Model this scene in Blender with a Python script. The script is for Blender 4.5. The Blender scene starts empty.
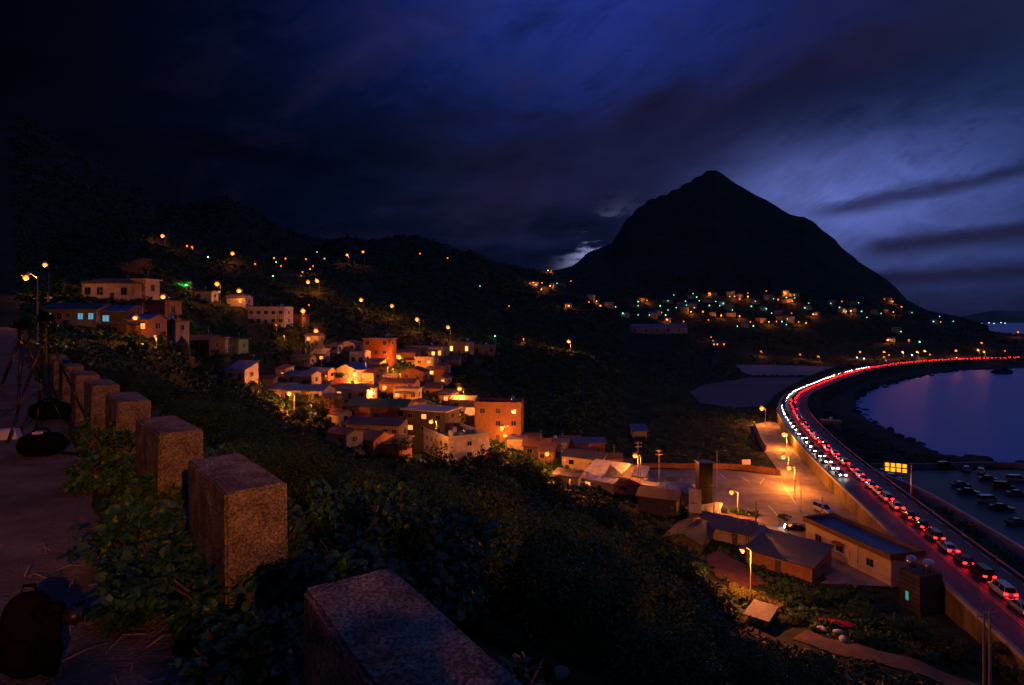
import bpy, math, random
import numpy as np
from mathutils import Vector, Matrix
random.seed(7)
rng = np.random.default_rng(7)
SC = bpy.context.scene
COL = SC.collection
CAMZ, FPX, HOR = 46.0, 600.0, 318.0
def ray(px, py, Y):                      # point seen at a picture position, Y metres ahead
    return ((px - 512) / FPX * Y, Y, CAMZ + (HOR - py) / FPX * Y)
def onz(px, py, z):
    Y = (CAMZ - z) * FPX / (py - HOR)
    return ((px - 512) / FPX * Y, Y)

# ------------------------------------------------------------------ objects
def obj(name, me, parent=None, mat=None, loc=None):
    o = bpy.data.objects.new(name, me)
    COL.objects.link(o)
    if mat is not None and me is not None and not me.materials:
        me.materials.append(mat)
    if parent is not None:
        o.parent = parent
    if loc is not None:
        o.location = loc
    return o
def tag(o, label=None, cat=None, group=None, kind=None):
    if label: o['label'] = label
    if cat: o['category'] = cat
    if group: o['group'] = group
    if kind: o['kind'] = kind
    return o
def thing(name, label, cat, loc, rot=0.0, group=None):
    o = obj(name, None, loc=loc)
    o.rotation_euler = (0, 0, rot)
    return tag(o, label, cat, group)
def dup(o, parent=None):
    c = o.copy()
    COL.objects.link(c)
    if parent is not None:
        c.parent = parent
    for ch in o.children:
        dup(ch, c)
    return c

class MB:
    """collects shapes, gives one mesh"""
    def __init__(s):
        s.v, s.f, s.m = [], [], []
        s.mi = 0
    def add(s, vs, fs):
        b = len(s.v)
        s.v += [tuple(p) for p in vs]
        s.f += [tuple(b + i for i in f) for f in fs]
        s.m += [s.mi] * len(fs)
        return s
    def box(s, x0, x1, y0, y1, z0, z1, tx=0.0, ty=0.0, bev=0.0):
        vs = [(x0, y0, z0), (x1, y0, z0), (x1, y1, z0), (x0, y1, z0),
              (x0 + tx, y0 + ty, z1), (x1 - tx, y0 + ty, z1), (x1 - tx, y1 - ty, z1), (x0 + tx, y1 - ty, z1)]
        return s.add(vs, [(3, 2, 1, 0), (4, 5, 6, 7), (0, 1, 5, 4), (1, 2, 6, 5), (2, 3, 7, 6), (3, 0, 4, 7)])
    def prism(s, pts, z0, z1):
        n = len(pts)
        vs = [(p[0], p[1], z0) for p in pts] + [(p[0], p[1], z1) for p in pts]
        fs = [tuple(reversed(range(n))), tuple(range(n, 2 * n))]
        fs += [(i, (i + 1) % n, n + (i + 1) % n, n + i) for i in range(n)]
        return s.add(vs, fs)
    def tube(s, pts, r0, r1=None, n=8, cap=True):
        r1 = r0 if r1 is None else r1
        pts = [Vector(p) for p in pts]
        rings = []
        vs = []
        for i, p in enumerate(pts):
            d = (pts[min(i + 1, len(pts) - 1)] - pts[max(i - 1, 0)]).normalized()
            a = d.orthogonal().normalized() if abs(d.z) > .9 else d.cross(Vector((0, 0, 1))).normalized()
            b = d.cross(a)
            t = i / max(1, len(pts) - 1)
            r = r0 + (r1 - r0) * t
            for k in range(n):
                q = 2 * math.pi * k / n
                vs.append(p + a * (r * math.cos(q)) + b * (r * math.sin(q)))
        fs = []
        for i in range(len(pts) - 1):
            for k in range(n):
                k2 = (k + 1) % n
                fs.append((i * n + k, i * n + k2, (i + 1) * n + k2, (i + 1) * n + k))
        if cap:
            fs.append(tuple(reversed(range(n))))
            fs.append(tuple(range((len(pts) - 1) * n, len(pts) * n)))
        return s.add(vs, fs)
    def ball(s, c, r, nu=10, nv=6, sz=1.0, jit=0.0, rnd=None):
        vs, fs = [], []
        for j in range(nv + 1):
            ph = math.pi * j / nv
            for i in range(nu):
                th = 2 * math.pi * i / nu
                k = 1.0 + (rnd.uniform(-jit, jit) if rnd else 0)
                vs.append((c[0] + r * k * math.sin(ph) * math.cos(th), c[1] + r * k * math.sin(ph) * math.sin(th), c[2] + sz * r * k * math.cos(ph)))
        for j in range(nv):
            for i in range(nu):
                i2 = (i + 1) % nu
                fs.append((j * nu + i, (j + 1) * nu + i, (j + 1) * nu + i2, j * nu + i2))
        return s.add(vs, fs)
    def mesh(s, name, mats=None, smooth=False):
        me = bpy.data.meshes.new(name)
        me.from_pydata(s.v, [], s.f)
        for m in (mats if isinstance(mats, (list, tuple)) else [mats] if mats else []):
            me.materials.append(m)
        if s.m and max(s.m) > 0:
            me.polygons.foreach_set('material_index', s.m)
        if smooth:
            me.polygons.foreach_set('use_smooth', [True] * len(me.polygons))
        me.update()
        return me
    def build(s, name, mat, parent=None, loc=None, smooth=False):
        return obj(name, s.mesh(name, mat, smooth), parent, None, loc)
def npmesh(name, V, F, mat, smooth=False):
    me = bpy.data.meshes.new(name)
    nv, nf, k = len(V), len(F), F.shape[1]
    me.vertices.add(nv); me.vertices.foreach_set('co', V.astype(np.float32).ravel())
    me.loops.add(nf * k); me.loops.foreach_set('vertex_index', F.astype(np.int32).ravel())
    me.polygons.add(nf)
    me.polygons.foreach_set('loop_start', np.arange(0, nf * k, k, dtype=np.int32))
    me.polygons.foreach_set('use_smooth', np.full(nf, smooth))
    me.update(calc_edges=True)
    me.validate()
    if mat: me.materials.append(mat)
    return me

# ------------------------------------------------------------------ materials
MATS = {}
def nodes(name):
    m = bpy.data.materials.new(name)
    m.use_nodes = True
    nt = m.node_tree
    b = nt.nodes['Principled BSDF']
    return m, nt, b
def mat(name, col, rough=.8, var=.25, scale=3.0, metal=0.0, spec=.4, bump=0.0, bscale=None, stain=None, coat=0.0):
    """surface with two-scale procedural mottling, optional stains and bump"""
    if name in MATS: return MATS[name]
    m, nt, b = nodes(name)
    N, L = nt.nodes, nt.links
    tc = N.new('ShaderNodeTexCoord')
    n1 = N.new('ShaderNodeTexNoise'); n1.inputs['Scale'].default_value = scale; n1.inputs['Detail'].default_value = 6; n1.inputs['Roughness'].default_value = .65
    L.new(tc.outputs['Object'], n1.inputs['Vector'])
    rp = N.new('ShaderNodeValToRGB')
    c = Vector(col)
    lo, hi = c * (1 - var), c * (1 + var)
    rp.color_ramp.elements[0].position = .3; rp.color_ramp.elements[0].color = (*lo, 1)
    rp.color_ramp.elements[1].position = .7; rp.color_ramp.elements[1].color = (*hi, 1)
    L.new(n1.outputs['Fac'], rp.inputs['Fac'])
    out = rp.outputs['Color']
    if stain:
        n2 = N.new('ShaderNodeTexNoise'); n2.inputs['Scale'].default_value = scale * .37; n2.inputs['Detail'].default_value = 8; n2.inputs['Roughness'].default_value = .7
        mp = N.new('ShaderNodeMapping'); mp.inputs['Scale'].default_value = (1, 1, .35)
        L.new(tc.outputs['Object'], mp.inputs['Vector']); L.new(mp.outputs['Vector'], n2.inputs['Vector'])
        r2 = N.new('ShaderNodeValToRGB'); r2.color_ramp.elements[0].position = .5; r2.color_ramp.elements[1].position = .68
        L.new(n2.outputs['Fac'], r2.inputs['Fac'])
        mx = N.new('ShaderNodeMix'); mx.data_type = 'RGBA'
        L.new(r2.outputs['Color'], mx.inputs['Factor']); L.new(out, mx.inputs['A']); mx.inputs['B'].default_value = (*stain, 1)
        out = mx.outputs['Result']
    L.new(out, b.inputs['Base Color'])
    b.inputs['Roughness'].default_value = rough
    b.inputs['Metallic'].default_value = metal
    b.inputs['Specular IOR Level'].default_value = spec
    b.inputs['Coat Weight'].default_value = coat
    if bump:
        n3 = N.new('ShaderNodeTexNoise'); n3.inputs['Scale'].default_value = bscale or scale * 8; n3.inputs['Detail'].default_value = 4
        L.new(tc.outputs['Object'], n3.inputs['Vector'])
        bp = N.new('ShaderNodeBump'); bp.inputs['Strength'].default_value = bump; bp.inputs['Distance'].default_value = .05
        L.new(n3.outputs['Fac'], bp.inputs['Height']); L.new(bp.outputs['Normal'], b.inputs['Normal'])
    MATS[name] = m
    return m
def glow(name, col, k):
    if name in MATS: return MATS[name]
    m, nt, b = nodes(name)
    b.inputs['Base Color'].default_value = (.2, .2, .2, 1)
    b.inputs['Emission Color'].default_value = (*col, 1)
    b.inputs['Emission Strength'].default_value = k
    MATS[name] = m
    return m
def sheet_metal(name, col, rough=.45, pitch=5.0):
    if name in MATS: return MATS[name]
    m = mat(name, col, rough, .25, 1.2, .0, .5, 0, None, (.5 * col[0] + .06, .5 * col[1] + .028, .5 * col[2] + .014))
    nt = m.node_tree; N, L = nt.nodes, nt.links
    tc = N.new('ShaderNodeTexCoord')
    w = N.new('ShaderNodeTexWave'); w.inputs['Scale'].default_value = pitch; w.bands_direction = 'X'
    L.new(tc.outputs['Object'], w.inputs['Vector'])
    bp = N.new('ShaderNodeBump'); bp.inputs['Strength'].default_value = .6; bp.inputs['Distance'].default_value = .05
    L.new(w.outputs['Fac'], bp.inputs['Height']); L.new(bp.outputs['Normal'], nt.nodes['Principled BSDF'].inputs['Normal'])
    return m
def foliage(name, lo, hi):
    if name in MATS: return MATS[name]
    m, nt, b = nodes(name)
    N, L = nt.nodes, nt.links
    geo = N.new('ShaderNodeNewGeometry')
    oi = N.new('ShaderNodeObjectInfo')
    ad = N.new('ShaderNodeMath'); ad.operation = 'MULTIPLY_ADD'; ad.inputs[1].default_value = .7
    L.new(geo.outputs['Random Per Island'], ad.inputs[0])
    ml = N.new('ShaderNodeMath'); ml.operation = 'MULTIPLY'; ml.inputs[1].default_value = .3
    L.new(oi.outputs['Random'], ml.inputs[0]); L.new(ml.outputs[0], ad.inputs[2])
    rp = N.new('ShaderNodeValToRGB')
    rp.color_ramp.elements[0].color = (*lo, 1); rp.color_ramp.elements[1].color = (*hi, 1)
    L.new(ad.outputs[0], rp.inputs['Fac'])
    L.new(rp.outputs['Color'], b.inputs['Base Color'])
    b.inputs['Roughness'].default_value = .5
    b.inputs['Specular IOR Level'].default_value = .35
    MATS[name] = m
    return m

def speckled(name):
    """weathered terrazzo-like concrete: pale and dark grit, dark growth patches, run-off streaks"""
    m = mat(name, (.225, .205, .185), .93, .35, 5.0, 0, .2, .7, 70, (.085, .075, .065))
    nt = m.node_tree; N, L = nt.nodes, nt.links
    b = nt.nodes['Principled BSDF']
    src = b.inputs['Base Color'].links[0].from_socket
    tc = N.new('ShaderNodeTexCoord')
    v = N.new('ShaderNodeTexNoise'); v.inputs['Scale'].default_value = 85; v.inputs['Detail'].default_value = 2
    L.new(tc.outputs['Object'], v.inputs['Vector'])
    r = N.new('ShaderNodeValToRGB'); r.color_ramp.elements[0].position = .36; r.color_ramp.elements[0].color = (.22, .2, .19, 1); r.color_ramp.elements[1].position = .66; r.color_ramp.elements[1].color = (1.9, 1.85, 1.8, 1)
    L.new(v.outputs['Fac'], r.inputs['Fac'])
    mx = N.new('ShaderNodeMix'); mx.data_type = 'RGBA'; mx.blend_type = 'MULTIPLY'; mx.inputs['Factor'].default_value = .6
    L.new(src, mx.inputs['A']); L.new(r.outputs['Color'], mx.inputs['B'])
    w = N.new('ShaderNodeTexNoise'); w.inputs['Scale'].default_value = 3.2; w.inputs['Detail'].default_value = 6; w.inputs['Roughness'].default_value = .7
    L.new(tc.outputs['Object'], w.inputs['Vector'])
    r2 = N.new('ShaderNodeValToRGB'); r2.color_ramp.elements[0].position = .40; r2.color_ramp.elements[0].color = (.38, .38, .36, 1); r2.color_ramp.elements[1].position = .60; r2.color_ramp.elements[1].color = (1.1, 1.08, 1.05, 1)
    L.new(w.outputs['Fac'], r2.inputs['Fac'])
    m2 = N.new('ShaderNodeMix'); m2.data_type = 'RGBA'; m2.blend_type = 'MULTIPLY'; m2.inputs['Factor'].default_value = .9
    L.new(mx.outputs['Result'], m2.inputs['A']); L.new(r2.outputs['Color'], m2.inputs['B'])
    L.new(m2.outputs['Result'], b.inputs['Base Color'])
    return m
M_post = speckled('weathered_concrete')
M_conc = mat('plain_concrete', (.30, .29, .27), .9, .25, .8, 0, .3, .2, 6, (.17, .155, .14))
M_asph = mat('asphalt', (.06, .06, .065), .55, .3, .6, 0, .45, .25, 30, (.04, .04, .042))
M_path = mat('path_asphalt', (.135, .125, .105), .92, .45, 2.4, 0, .2, .9, 46, (.07, .062, .052))
M_lot = mat('lot_concrete', (.24, .215, .185), .8, .42, .22, 0, .3, .3, 6, (.11, .095, .08))
M_seal = mat('seaside_asphalt', (.065, .068, .075), .5, .3, .1, 0, .5, .2, 8, (.04, .042, .046))
M_white = mat('road_paint', (.75, .74, .7), .6, .12, 2)
M_yell = mat('yellow_road_paint', (.7, .45, .08), .6, .15, 2)
M_steel = mat('galvanised_steel', (.42, .42, .42), .4, .15, 3, .7, .5)
M_dark = mat('black_fabric', (.005, .005, .0055), .95, .4, 14, 0, .02, .3, 80)
M_blackmetal = mat('black_metal', (.02, .02, .022), .4, .2, 6, .3, .5)
M_trunk = mat('bark', (.07, .052, .038), .95, .35, 4, 0, .2, .5, 14)
M_rock = mat('shore_rock', (.045, .043, .042), .85, .45, .8, 0, .35, .6, 4)
M_glass = mat('dark_glass', (.015, .018, .022), .12, .2, 1, 0, .6)
M_rubber = mat('rubber', (.015, .015, .015), .85, .2, 6)
M_dirt = mat('dirt_track', (.16, .105, .065), .95, .35, .5, 0, .2, .5, 5, (.09, .065, .045))
M_leaf = foliage('broad_leaf', (.016, .055, .010), (.05, .12, .022))
M_leaf2 = foliage('dark_leaf', (.012, .042, .010), (.038, .105, .022))
M_leaf3 = foliage('olive_leaf', (.022, .05, .010), (.062, .11, .024))
M_bulb = glow('sodium_bulb', (1, .14, .015), 5.2)
M_bulbs = glow('sodium_bulb_dim', (1, .16, .016), 2.1)
M_bulbg = glow('green_white_bulb', (.22, 1, .5), 2.6)
M_bulbw = glow('cool_white_bulb', (.55, .85, 1), 3.2)
M_winw = glow('warm_window', (1, .36, .09), 1.6)
M_winb = glow('cyan_window', (.1, .55, .8), .6)
M_winy = glow('yellow_window', (1, .55, .14), 2.0)
M_tail = glow('tail_lamp', (1, .0030, .0022), 55)
M_head = glow('head_lamp', (1, .92, .8), 60)
# ------------------------------------------------------------------ terrain heights
P0 = np.array((-.68, 1.9)); T = np.array((-.644, .765)); NN = np.array((.765, .644))
def sval(X, Y): return (X - P0[0]) * NN[0] + (Y - P0[1]) * NN[1]
def tval(X, Y): return (X - P0[0]) * T[0] + (Y - P0[1]) * T[1]
COLS = [
 (-200, [(40, 45), (90, 47), (150, 58), (300, 110)]),
 (0,   [(40, 44.4), (90, 45.5), (150, 52), (300, 95)]),
 (60,  [(40, 42), (90, 43.5), (130, 48), (200, 60), (300, 85)]),
 (128, [(40, 39), (90, 40.5), (130, 46.5), (200, 57), (320, 88)]),
 (225, [(40, 32), (90, 27), (160, 30), (200, 38), (240, 50), (330, 74), (400, 95)]),
 (310, [(40, 28), (90, 20), (150, 20), (185, 24), (230, 33), (270, 46), (350, 64), (460, 86)]),
 (400, [(40, 25), (90, 15), (145, 12.5), (180, 17), (230, 25), (270, 31), (330, 44), (480, 78)]),
 (460, [(40, 24), (90, 13), (150, 11), (200, 16), (260, 25), (300, 31), (380, 42), (520, 75)]),
 (512, [(40, 23), (90, 11), (165, 9), (220, 11), (300, 20), (340, 25), (480, 46), (640, 72)]),
 (570, [(40, 22), (90, 9), (130, 7), (200, 7), (300, 19), (340, 25), (400, 24), (500, 28), (720, 68)]),
 (640, [(40, 20), (80, 7.5), (120, 5), (170, 4), (350, 4.5), (500, 10), (650, 30), (780, 56), (880, 76)]),
 (712, [(40, 18), (70, 7), (110, 3), (170, 2.6), (545, 2.6), (620, 8), (700, 24), (790, 54), (900, 84)]),
 (790, [(40, 16), (66, 6.5), (100, 2.8), (170, 2.6), (580, 2.6), (640, 8), (710, 20), (800, 52), (900, 80)]),
 (850, [(40, 15), (66, 6), (95, 2.6), (200, 2.4), (580, 3), (640, 6), (730, 18), (820, 48), (900, 68)]),
 (905, [(40, 14), (66, 5.5), (90, 2.4), (200, 2.2), (560, 5), (650, 10), (750, 24), (850, 46), (900, 52)]),
 (960, [(40, 13), (62, 5), (85, 2.4), (200, 2.2), (600, 5.5), (680, 9), (780, 24), (900, 36)]),
 (1024,[(40, 12), (60, 4.5), (80, 2.4), (200, 2.2), (620, 5.5), (700, 12), (800, 25), (860, 20), (960, -4)]),
 (1300,[(40, 9), (60, 3), (80, 2.4), (200, 2.2), (640, 5.5), (720, 9), (800, 16), (860, 8), (960, -4)]),
]
RIDGE = [(-200, 90), (0, 121), (20, 120), (40, 126), (60, 139), (80, 153), (100, 165), (128, 184), (160, 197), (190, 203), (207, 199), (225, 194), (240, 203), (262, 216), (290, 231), (310, 238), (330, 241), (345, 237), (370, 241),
 (385, 237), (402, 235), (420, 238), (440, 244), (460, 251), (475, 250), (490, 259), (512, 265), (530, 268), (552, 270), (573, 265), (589, 251), (600, 247), (612, 243), (617, 234), (627, 218), (640, 206),
 (652, 198), (665, 194), (678, 187), (690, 180), (703, 172), (709, 169), (716, 168), (723, 173), (736, 183), (756, 195), (776, 205), (790, 213), (804, 215), (815, 222), (835, 239), (843, 247), (857, 259), (871, 269), (890, 281),
 (898, 289), (907, 300), (920, 306), (932, 311), (954, 315), (970, 319), (985, 323), (1000, 326), (1024, 334), (1300, 336)]
RDIST = [(-200, 620), (0, 600), (225, 620), (330, 680), (460, 730), (512, 900), (560, 1100), (612, 1450), (712, 1600), (800, 1500), (870, 1350), (907, 1200), (932, 1100), (970, 1000), (985, 990), (1024, 980), (1300, 980)]
YS = np.geomspace(30, 960, 240)
UC = np.array([c[0] for c in COLS], float)
TAB = np.array([np.interp(YS, [p[0] for p in c[1]], [p[1] for p in c[1]]) for c in COLS])
YEND = np.array([c[1][-1][0] for c in COLS], float)
ZEND = np.array([c[1][-1][1] for c in COLS], float)
def smooth(a, b, x):
    t = np.clip((x - a) / (b - a), 0, 1)
    return t * t * (3 - 2 * t)
def hash2(i, j):
    n = (i.astype(np.int64) * 374761393 + j.astype(np.int64) * 668265263) & 0x7fffffff
    n = ((n ^ (n >> 13)) * 1274126177) & 0x7fffffff
    return ((n ^ (n >> 16)) & 0xffff) / 65535.0
def vnoise(x, y):
    i, j = np.floor(x), np.floor(y)
    fx, fy = x - i, y - j
    fx, fy = fx * fx * (3 - 2 * fx), fy * fy * (3 - 2 * fy)
    a, b, c, d = hash2(i, j), hash2(i + 1, j), hash2(i, j + 1), hash2(i + 1, j + 1)
    return (a + (b - a) * fx) * (1 - fy) + (c + (d - c) * fx) * fy
def fbm(x, y, o=4):
    r, a, s = 0, .5, 1.0
    for k in range(o):
        r = r + a * (vnoise(x * s + 17.3 * k, y * s - 9.1 * k) - .5)
        a *= .5; s *= 2.03
    return r
# the coast (sea lies inside the polygon) and the coast road
SEA = np.array([(1500, -300), (900, 40), (400, 100), (240, 135), (190, 160), (159, 186), (143.5, 201), (152.5, 236), (160, 268), (172, 300), (186, 325), (213, 362), (250, 405), (295, 448), (345, 492), (395, 528), (471, 552), (620, 575), (1000, 590), (1900, 560), (4000, 400), (4000, -300)], float)
def segdist(X, Y, P, closed=False):
    best = np.full(X.shape, 1e9)
    n = len(P)
    for i in range(n if closed else n - 1):
        a, b = P[i], P[(i + 1) % n]
        d = b - a
        t = np.clip(((X - a[0]) * d[0] + (Y - a[1]) * d[1]) / (d @ d), 0, 1)
        best = np.minimum(best, np.hypot(X - a[0] - t * d[0], Y - a[1] - t * d[1]))
    return best
def inside(X, Y, P):
    r = np.zeros(X.shape, bool)
    n = len(P)
    for i in range(n):
        (x0, y0), (x1, y1) = P[i], P[(i + 1) % n]
        if y0 == y1: continue
        c = ((y0 > Y) != (y1 > Y)) & (X < (x1 - x0) * (Y - y0) / (y1 - y0) + x0)
        r ^= c
    return r
def catmull(P, n):
    P = [np.array(p, float) for p in P]
    out = []
    for i in range(len(P) - 1):
        a, b, c, d = P[max(i - 1, 0)], P[i], P[i + 1], P[min(i + 2, len(P) - 1)]
        for k in range(n):
            t = k / n
            out.append(.5 * ((2 * b) + (c - a) * t + (2 * a - 5 * b + 4 * c - d) * t * t + (3 * b - a - 3 * c + d) * t ** 3))
    out.append(P[-1])
    return np.array(out)
ROADZ = 6.0
ROAD = catmull([(54, 25), (61, 55), (68, 83.6), (73.6, 106), (79, 127), (87, 158), (94.5, 185), (103.5, 214), (115, 247), (131, 284), (153, 322), (185, 364), (231, 421), (284, 478), (345, 530), (422, 575), (518, 603), (640, 622), (800, 640), (1000, 640)], 14)
def resample(P, step):
    d = np.r_[0, np.cumsum(np.hypot(*np.diff(P, axis=0).T))]
    s = np.arange(0, d[-1], step)
    return np.c_[np.interp(s, d, P[:, 0]), np.interp(s, d, P[:, 1])]
ROAD = resample(ROAD, 3.0)
def offset(P, k):
    t = np.gradient(P, axis=0); t /= np.linalg.norm(t, axis=1)[:, None]
    return P + np.c_[t[:, 1], -t[:, 0]] * k          # positive = right of travel
RL, RR = 4.6, 7.4
LOT = np.array([(36, 171.5), (60, 171.5), (74, 164), (84, 203), (97, 243), (108, 252), *[tuple(p) for p in offset(ROAD, -RL - .25)[::-1] if 96 < p[1] < 247], (50, 98), (52, 126), (40, 131)], float)
SLOT = np.array([(94, 172), (97.5, 144), (92.5, 113.5), (80, 60), (190, 60), (178, 140), (150, 172)], float)
POND_LOW = np.array([onz(*p, 2.6) for p in ((690, 392), (702, 385), (750, 377.5), (806, 377.5), (786, 388), (774, 396), (766, 406), (735, 408), (700, 403))])
POND_UP = np.array([onz(*p, 2.6) for p in ((736, 364.5), (836, 366.5), (810, 375.5), (752, 375.5), (742, 372))])
ROAD_R = offset(ROAD, 6.5)[::4]
PADS = []
def height(X, Y, pads=True):
    X = np.asarray(X, float); Y = np.asarray(Y, float)
    r = np.hypot(X, Y)
    u = np.clip(512 + FPX * X / np.maximum(Y, 1.0), -200, 1300)
    Yc = np.clip(Y, 30, None)
    # lower ground: columns of measured heights
    fi = np.clip(np.interp(u, UC, np.arange(len(UC))), 0, len(UC) - 1.001)
    i0 = fi.astype(int); t = fi - i0; t = t * t * (3 - 2 * t)
    fy = np.clip(np.log(Yc / 30) / np.log(960 / 30) * (len(YS) - 1), 0, len(YS) - 1.001)
    j0 = fy.astype(int); ty = fy - j0
    low = (TAB[i0, j0] * (1 - ty) + TAB[i0, j0 + 1] * ty) * (1 - t) + (TAB[i0 + 1, j0] * (1 - ty) + TAB[i0 + 1, j0 + 1] * ty) * t
    y0 = np.interp(u, UC, YEND); z0 = np.interp(u, UC, ZEND)
    D = np.interp(u, *zip(*RDIST)); zr = CAMZ + (HOR - np.interp(u, *zip(*RIDGE))) / FPX * D
    tt = (Y - y0) / (D - y0)
    rise = z0 + (zr - z0) * np.clip(tt, 0, 1) ** 1.12
    back = zr - (Y - D) * .45
    far = np.where(Y > D, np.maximum(back, -5), rise)
    z = np.where(Y > y0, np.where(u > 990, np.where(Y < D, low, -5), far), low)
    amp = smooth(60, 500, Y) * np.clip((z - 14) / 60, 0, 1)
    z = z + amp * (fbm(X / 60, Y / 60) * 16 + fbm(X / 14, Y / 14) * 4) * np.where((Y > .93 * D), .35, 1)
    z = z + fbm(X / 9, Y / 9) * 1.2 * smooth(25, 60, r)
    # the near hillside road and the bank below it
    s = sval(X, Y)
    near = 44.4 - np.clip(s - .45, 0, 2.0) * .85 - np.clip(s - 2.45, 0, 60) * .58 + np.clip(-6.5 - s, 0, 12) * .9
    near = np.maximum(near, 3) + fbm(X * .7, Y * .7) * .5 * smooth(.7, 3, s)
    tt = tval(X, Y)
    near = near + np.where(s < .4, np.clip(tt - 30, 0, 70) * .02, 0)
    w = smooth(22, 62, r) * smooth(5, 30, Y)
    w = np.where(s < .5, smooth(60, 100, r) * smooth(5, 30, Y), w)
    z = near * (1 - w) + z * w
    # sea, shore, roads and lots
    ds = segdist(X, Y, SEA, True); ins = inside(X, Y, SEA)
    shore = .35 + ds * .16 + fbm(X / 4, Y / 4) * 1.6
    z = np.where(ins, np.minimum(z, -.5 - ds * .2), np.where(ds < 30, np.minimum(z, np.maximum(shore, .25)), z))
    dr = segdist(X, Y, ROAD[::4])
    cut = np.where(dr < 9.5, 5.3, np.where(X > 0, 5.3 + (dr - 9.5) * .45, 99))
    cut = np.where((Y > 480) & (dr > 9.5), 5.3 + (dr - 9.5) * .7, cut)
    z = np.where(dr < 45, np.minimum(z, cut), z)
    fill = np.where((dr < 8.5) & (Y > 255), 5.3, -99)
    z = np.where(ins, z, np.maximum(z, fill))
    dR = segdist(X, Y, ROAD_R)
    z = np.where((dR < 6.3) & (Y < 500), np.maximum(z, 5.35), z)
    for poly, zz in ((LOT, 2.55), (SLOT, 2.2), (POND_LOW, 2.2), (POND_UP, 2.2)):
        dd = segdist(X, Y, poly, True); it = inside(X, Y, poly)
        z = np.where(it, zz, np.where(dd < 4, z + (np.minimum(z, zz) - z) * (1 - dd / 4), z))
    if pads and PADS:
        for (px_, py_, pz, pr) in PADS:
            d = np.hypot(X - px_, Y - py_)
            k = 1 - smooth(pr * .75, pr * 1.5, d)
            z = z * (1 - k) + (pz - .05) * k
    return z
def H(x, y): return float(height(np.array([x]), np.array([y]))[0])
def land(px, py, guess, up=0.0, lo=.6, hi=1.7):
    """point on the sight line nearest the guess where it passes `up` metres over the ground"""
    Yv = np.geomspace(guess * lo, guess * hi, 500)
    Xv = (px - 512) / FPX * Yv
    e = CAMZ + (HOR - py) / FPX * Yv - height(Xv, Yv) - up
    sg = np.where(np.diff(np.sign(e)) != 0)[0]
    k = sg[np.argmin(abs(np.log(Yv[sg] / guess)))] if len(sg) else int(np.argmin(abs(e) + .02 * abs(Yv - guess)))
    return float(Xv[k]), float(Yv[k]), float(CAMZ + (HOR - py) / FPX * Yv[k])
# ------------------------------------------------------------------ camera, world, sun
cam = bpy.data.cameras.new('camera')
co = obj('camera', cam, loc=(0, 0, CAMZ))
co.rotation_euler = (math.pi / 2, 0, 0)
cam.sensor_width = 36; cam.lens = 36 * FPX / 1024
cam.shift_y = -(342.5 - HOR) / 1024
cam.clip_start = .1; cam.clip_end = 60000
SC.camera = co
SC.view_settings.view_transform = 'Standard'; SC.view_settings.look = 'None'
SC.view_settings.exposure = 0; SC.view_settings.gamma = 1
SC.cycles.use_denoising = True
SC.cycles.max_bounces = 4; SC.cycles.diffuse_bounces = 2; SC.cycles.glossy_bounces = 3
SC.cycles.sample_clamp_indirect = 3
SC.cycles.use_light_tree = True

W = bpy.data.worlds.new('World'); SC.world = W; W.use_nodes = True
wt = W.node_tree
for n in list(wt.nodes): wt.nodes.remove(n)
class E:
    """tiny expression builder for math nodes"""
    def __init__(s, sock): s.s = sock
    @staticmethod
    def op(o, *a):
        n = wt.nodes.new('ShaderNodeMath'); n.operation = o
        for i, x in enumerate(a):
            if isinstance(x, E): wt.links.new(x.s, n.inputs[i])
            else: n.inputs[i].default_value = x
        return E(n.outputs[0])
    def __add__(s, o): return E.op('ADD', s, o)
    def __radd__(s, o): return E.op('ADD', o, s)
    def __sub__(s, o): return E.op('SUBTRACT', s, o)
    def __rsub__(s, o): return E.op('SUBTRACT', o, s)
    def __mul__(s, o): return E.op('MULTIPLY', s, o)
    def __rmul__(s, o): return E.op('MULTIPLY', o, s)
    def __truediv__(s, o): return E.op('DIVIDE', s, o)
    def exp(s): return E.op('EXPONENT', s)
    def sq(s): return s * s
def step(a, b, x):
    n = wt.nodes.new('ShaderNodeMapRange'); n.interpolation_type = 'SMOOTHSTEP'
    wt.links.new(x.s, n.inputs['Value'])
    n.inputs['From Min'].default_value = a; n.inputs['From Max'].default_value = b
    if a > b:
        n.inputs['From Min'].default_value = b; n.inputs['From Max'].default_value = a
        n.inputs['To Min'].default_value = 1; n.inputs['To Max'].default_value = 0
    return E(n.outputs['Result'])
def wnoise(x, y, z, det=6, rough=.55):
    c = wt.nodes.new('ShaderNodeCombineXYZ')
    for i, v in enumerate((x, y, z)):
        if isinstance(v, E): wt.links.new(v.s, c.inputs[i])
        else: c.inputs[i].default_value = v
    n = wt.nodes.new('ShaderNodeTexNoise'); n.inputs['Scale'].default_value = 1; n.inputs['Detail'].default_value = det; n.inputs['Roughness'].default_value = rough
    wt.links.new(c.outputs[0], n.inputs['Vector'])
    return (E(n.outputs['Fac']) - .5) * 1.9 + .5
tc = wt.nodes.new('ShaderNodeTexCoord')
sp = wt.nodes.new('ShaderNodeSeparateXYZ'); wt.links.new(tc.outputs['Generated'], sp.inputs[0])
dx, dy, dz = (E(sp.outputs[i]) for i in range(3))
AZ = E.op('ARCTAN2', dx, dy) * 57.2958          # degrees east of north
EL = E.op('ARCSINE', dz) * 57.2958              # degrees above the horizon
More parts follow.
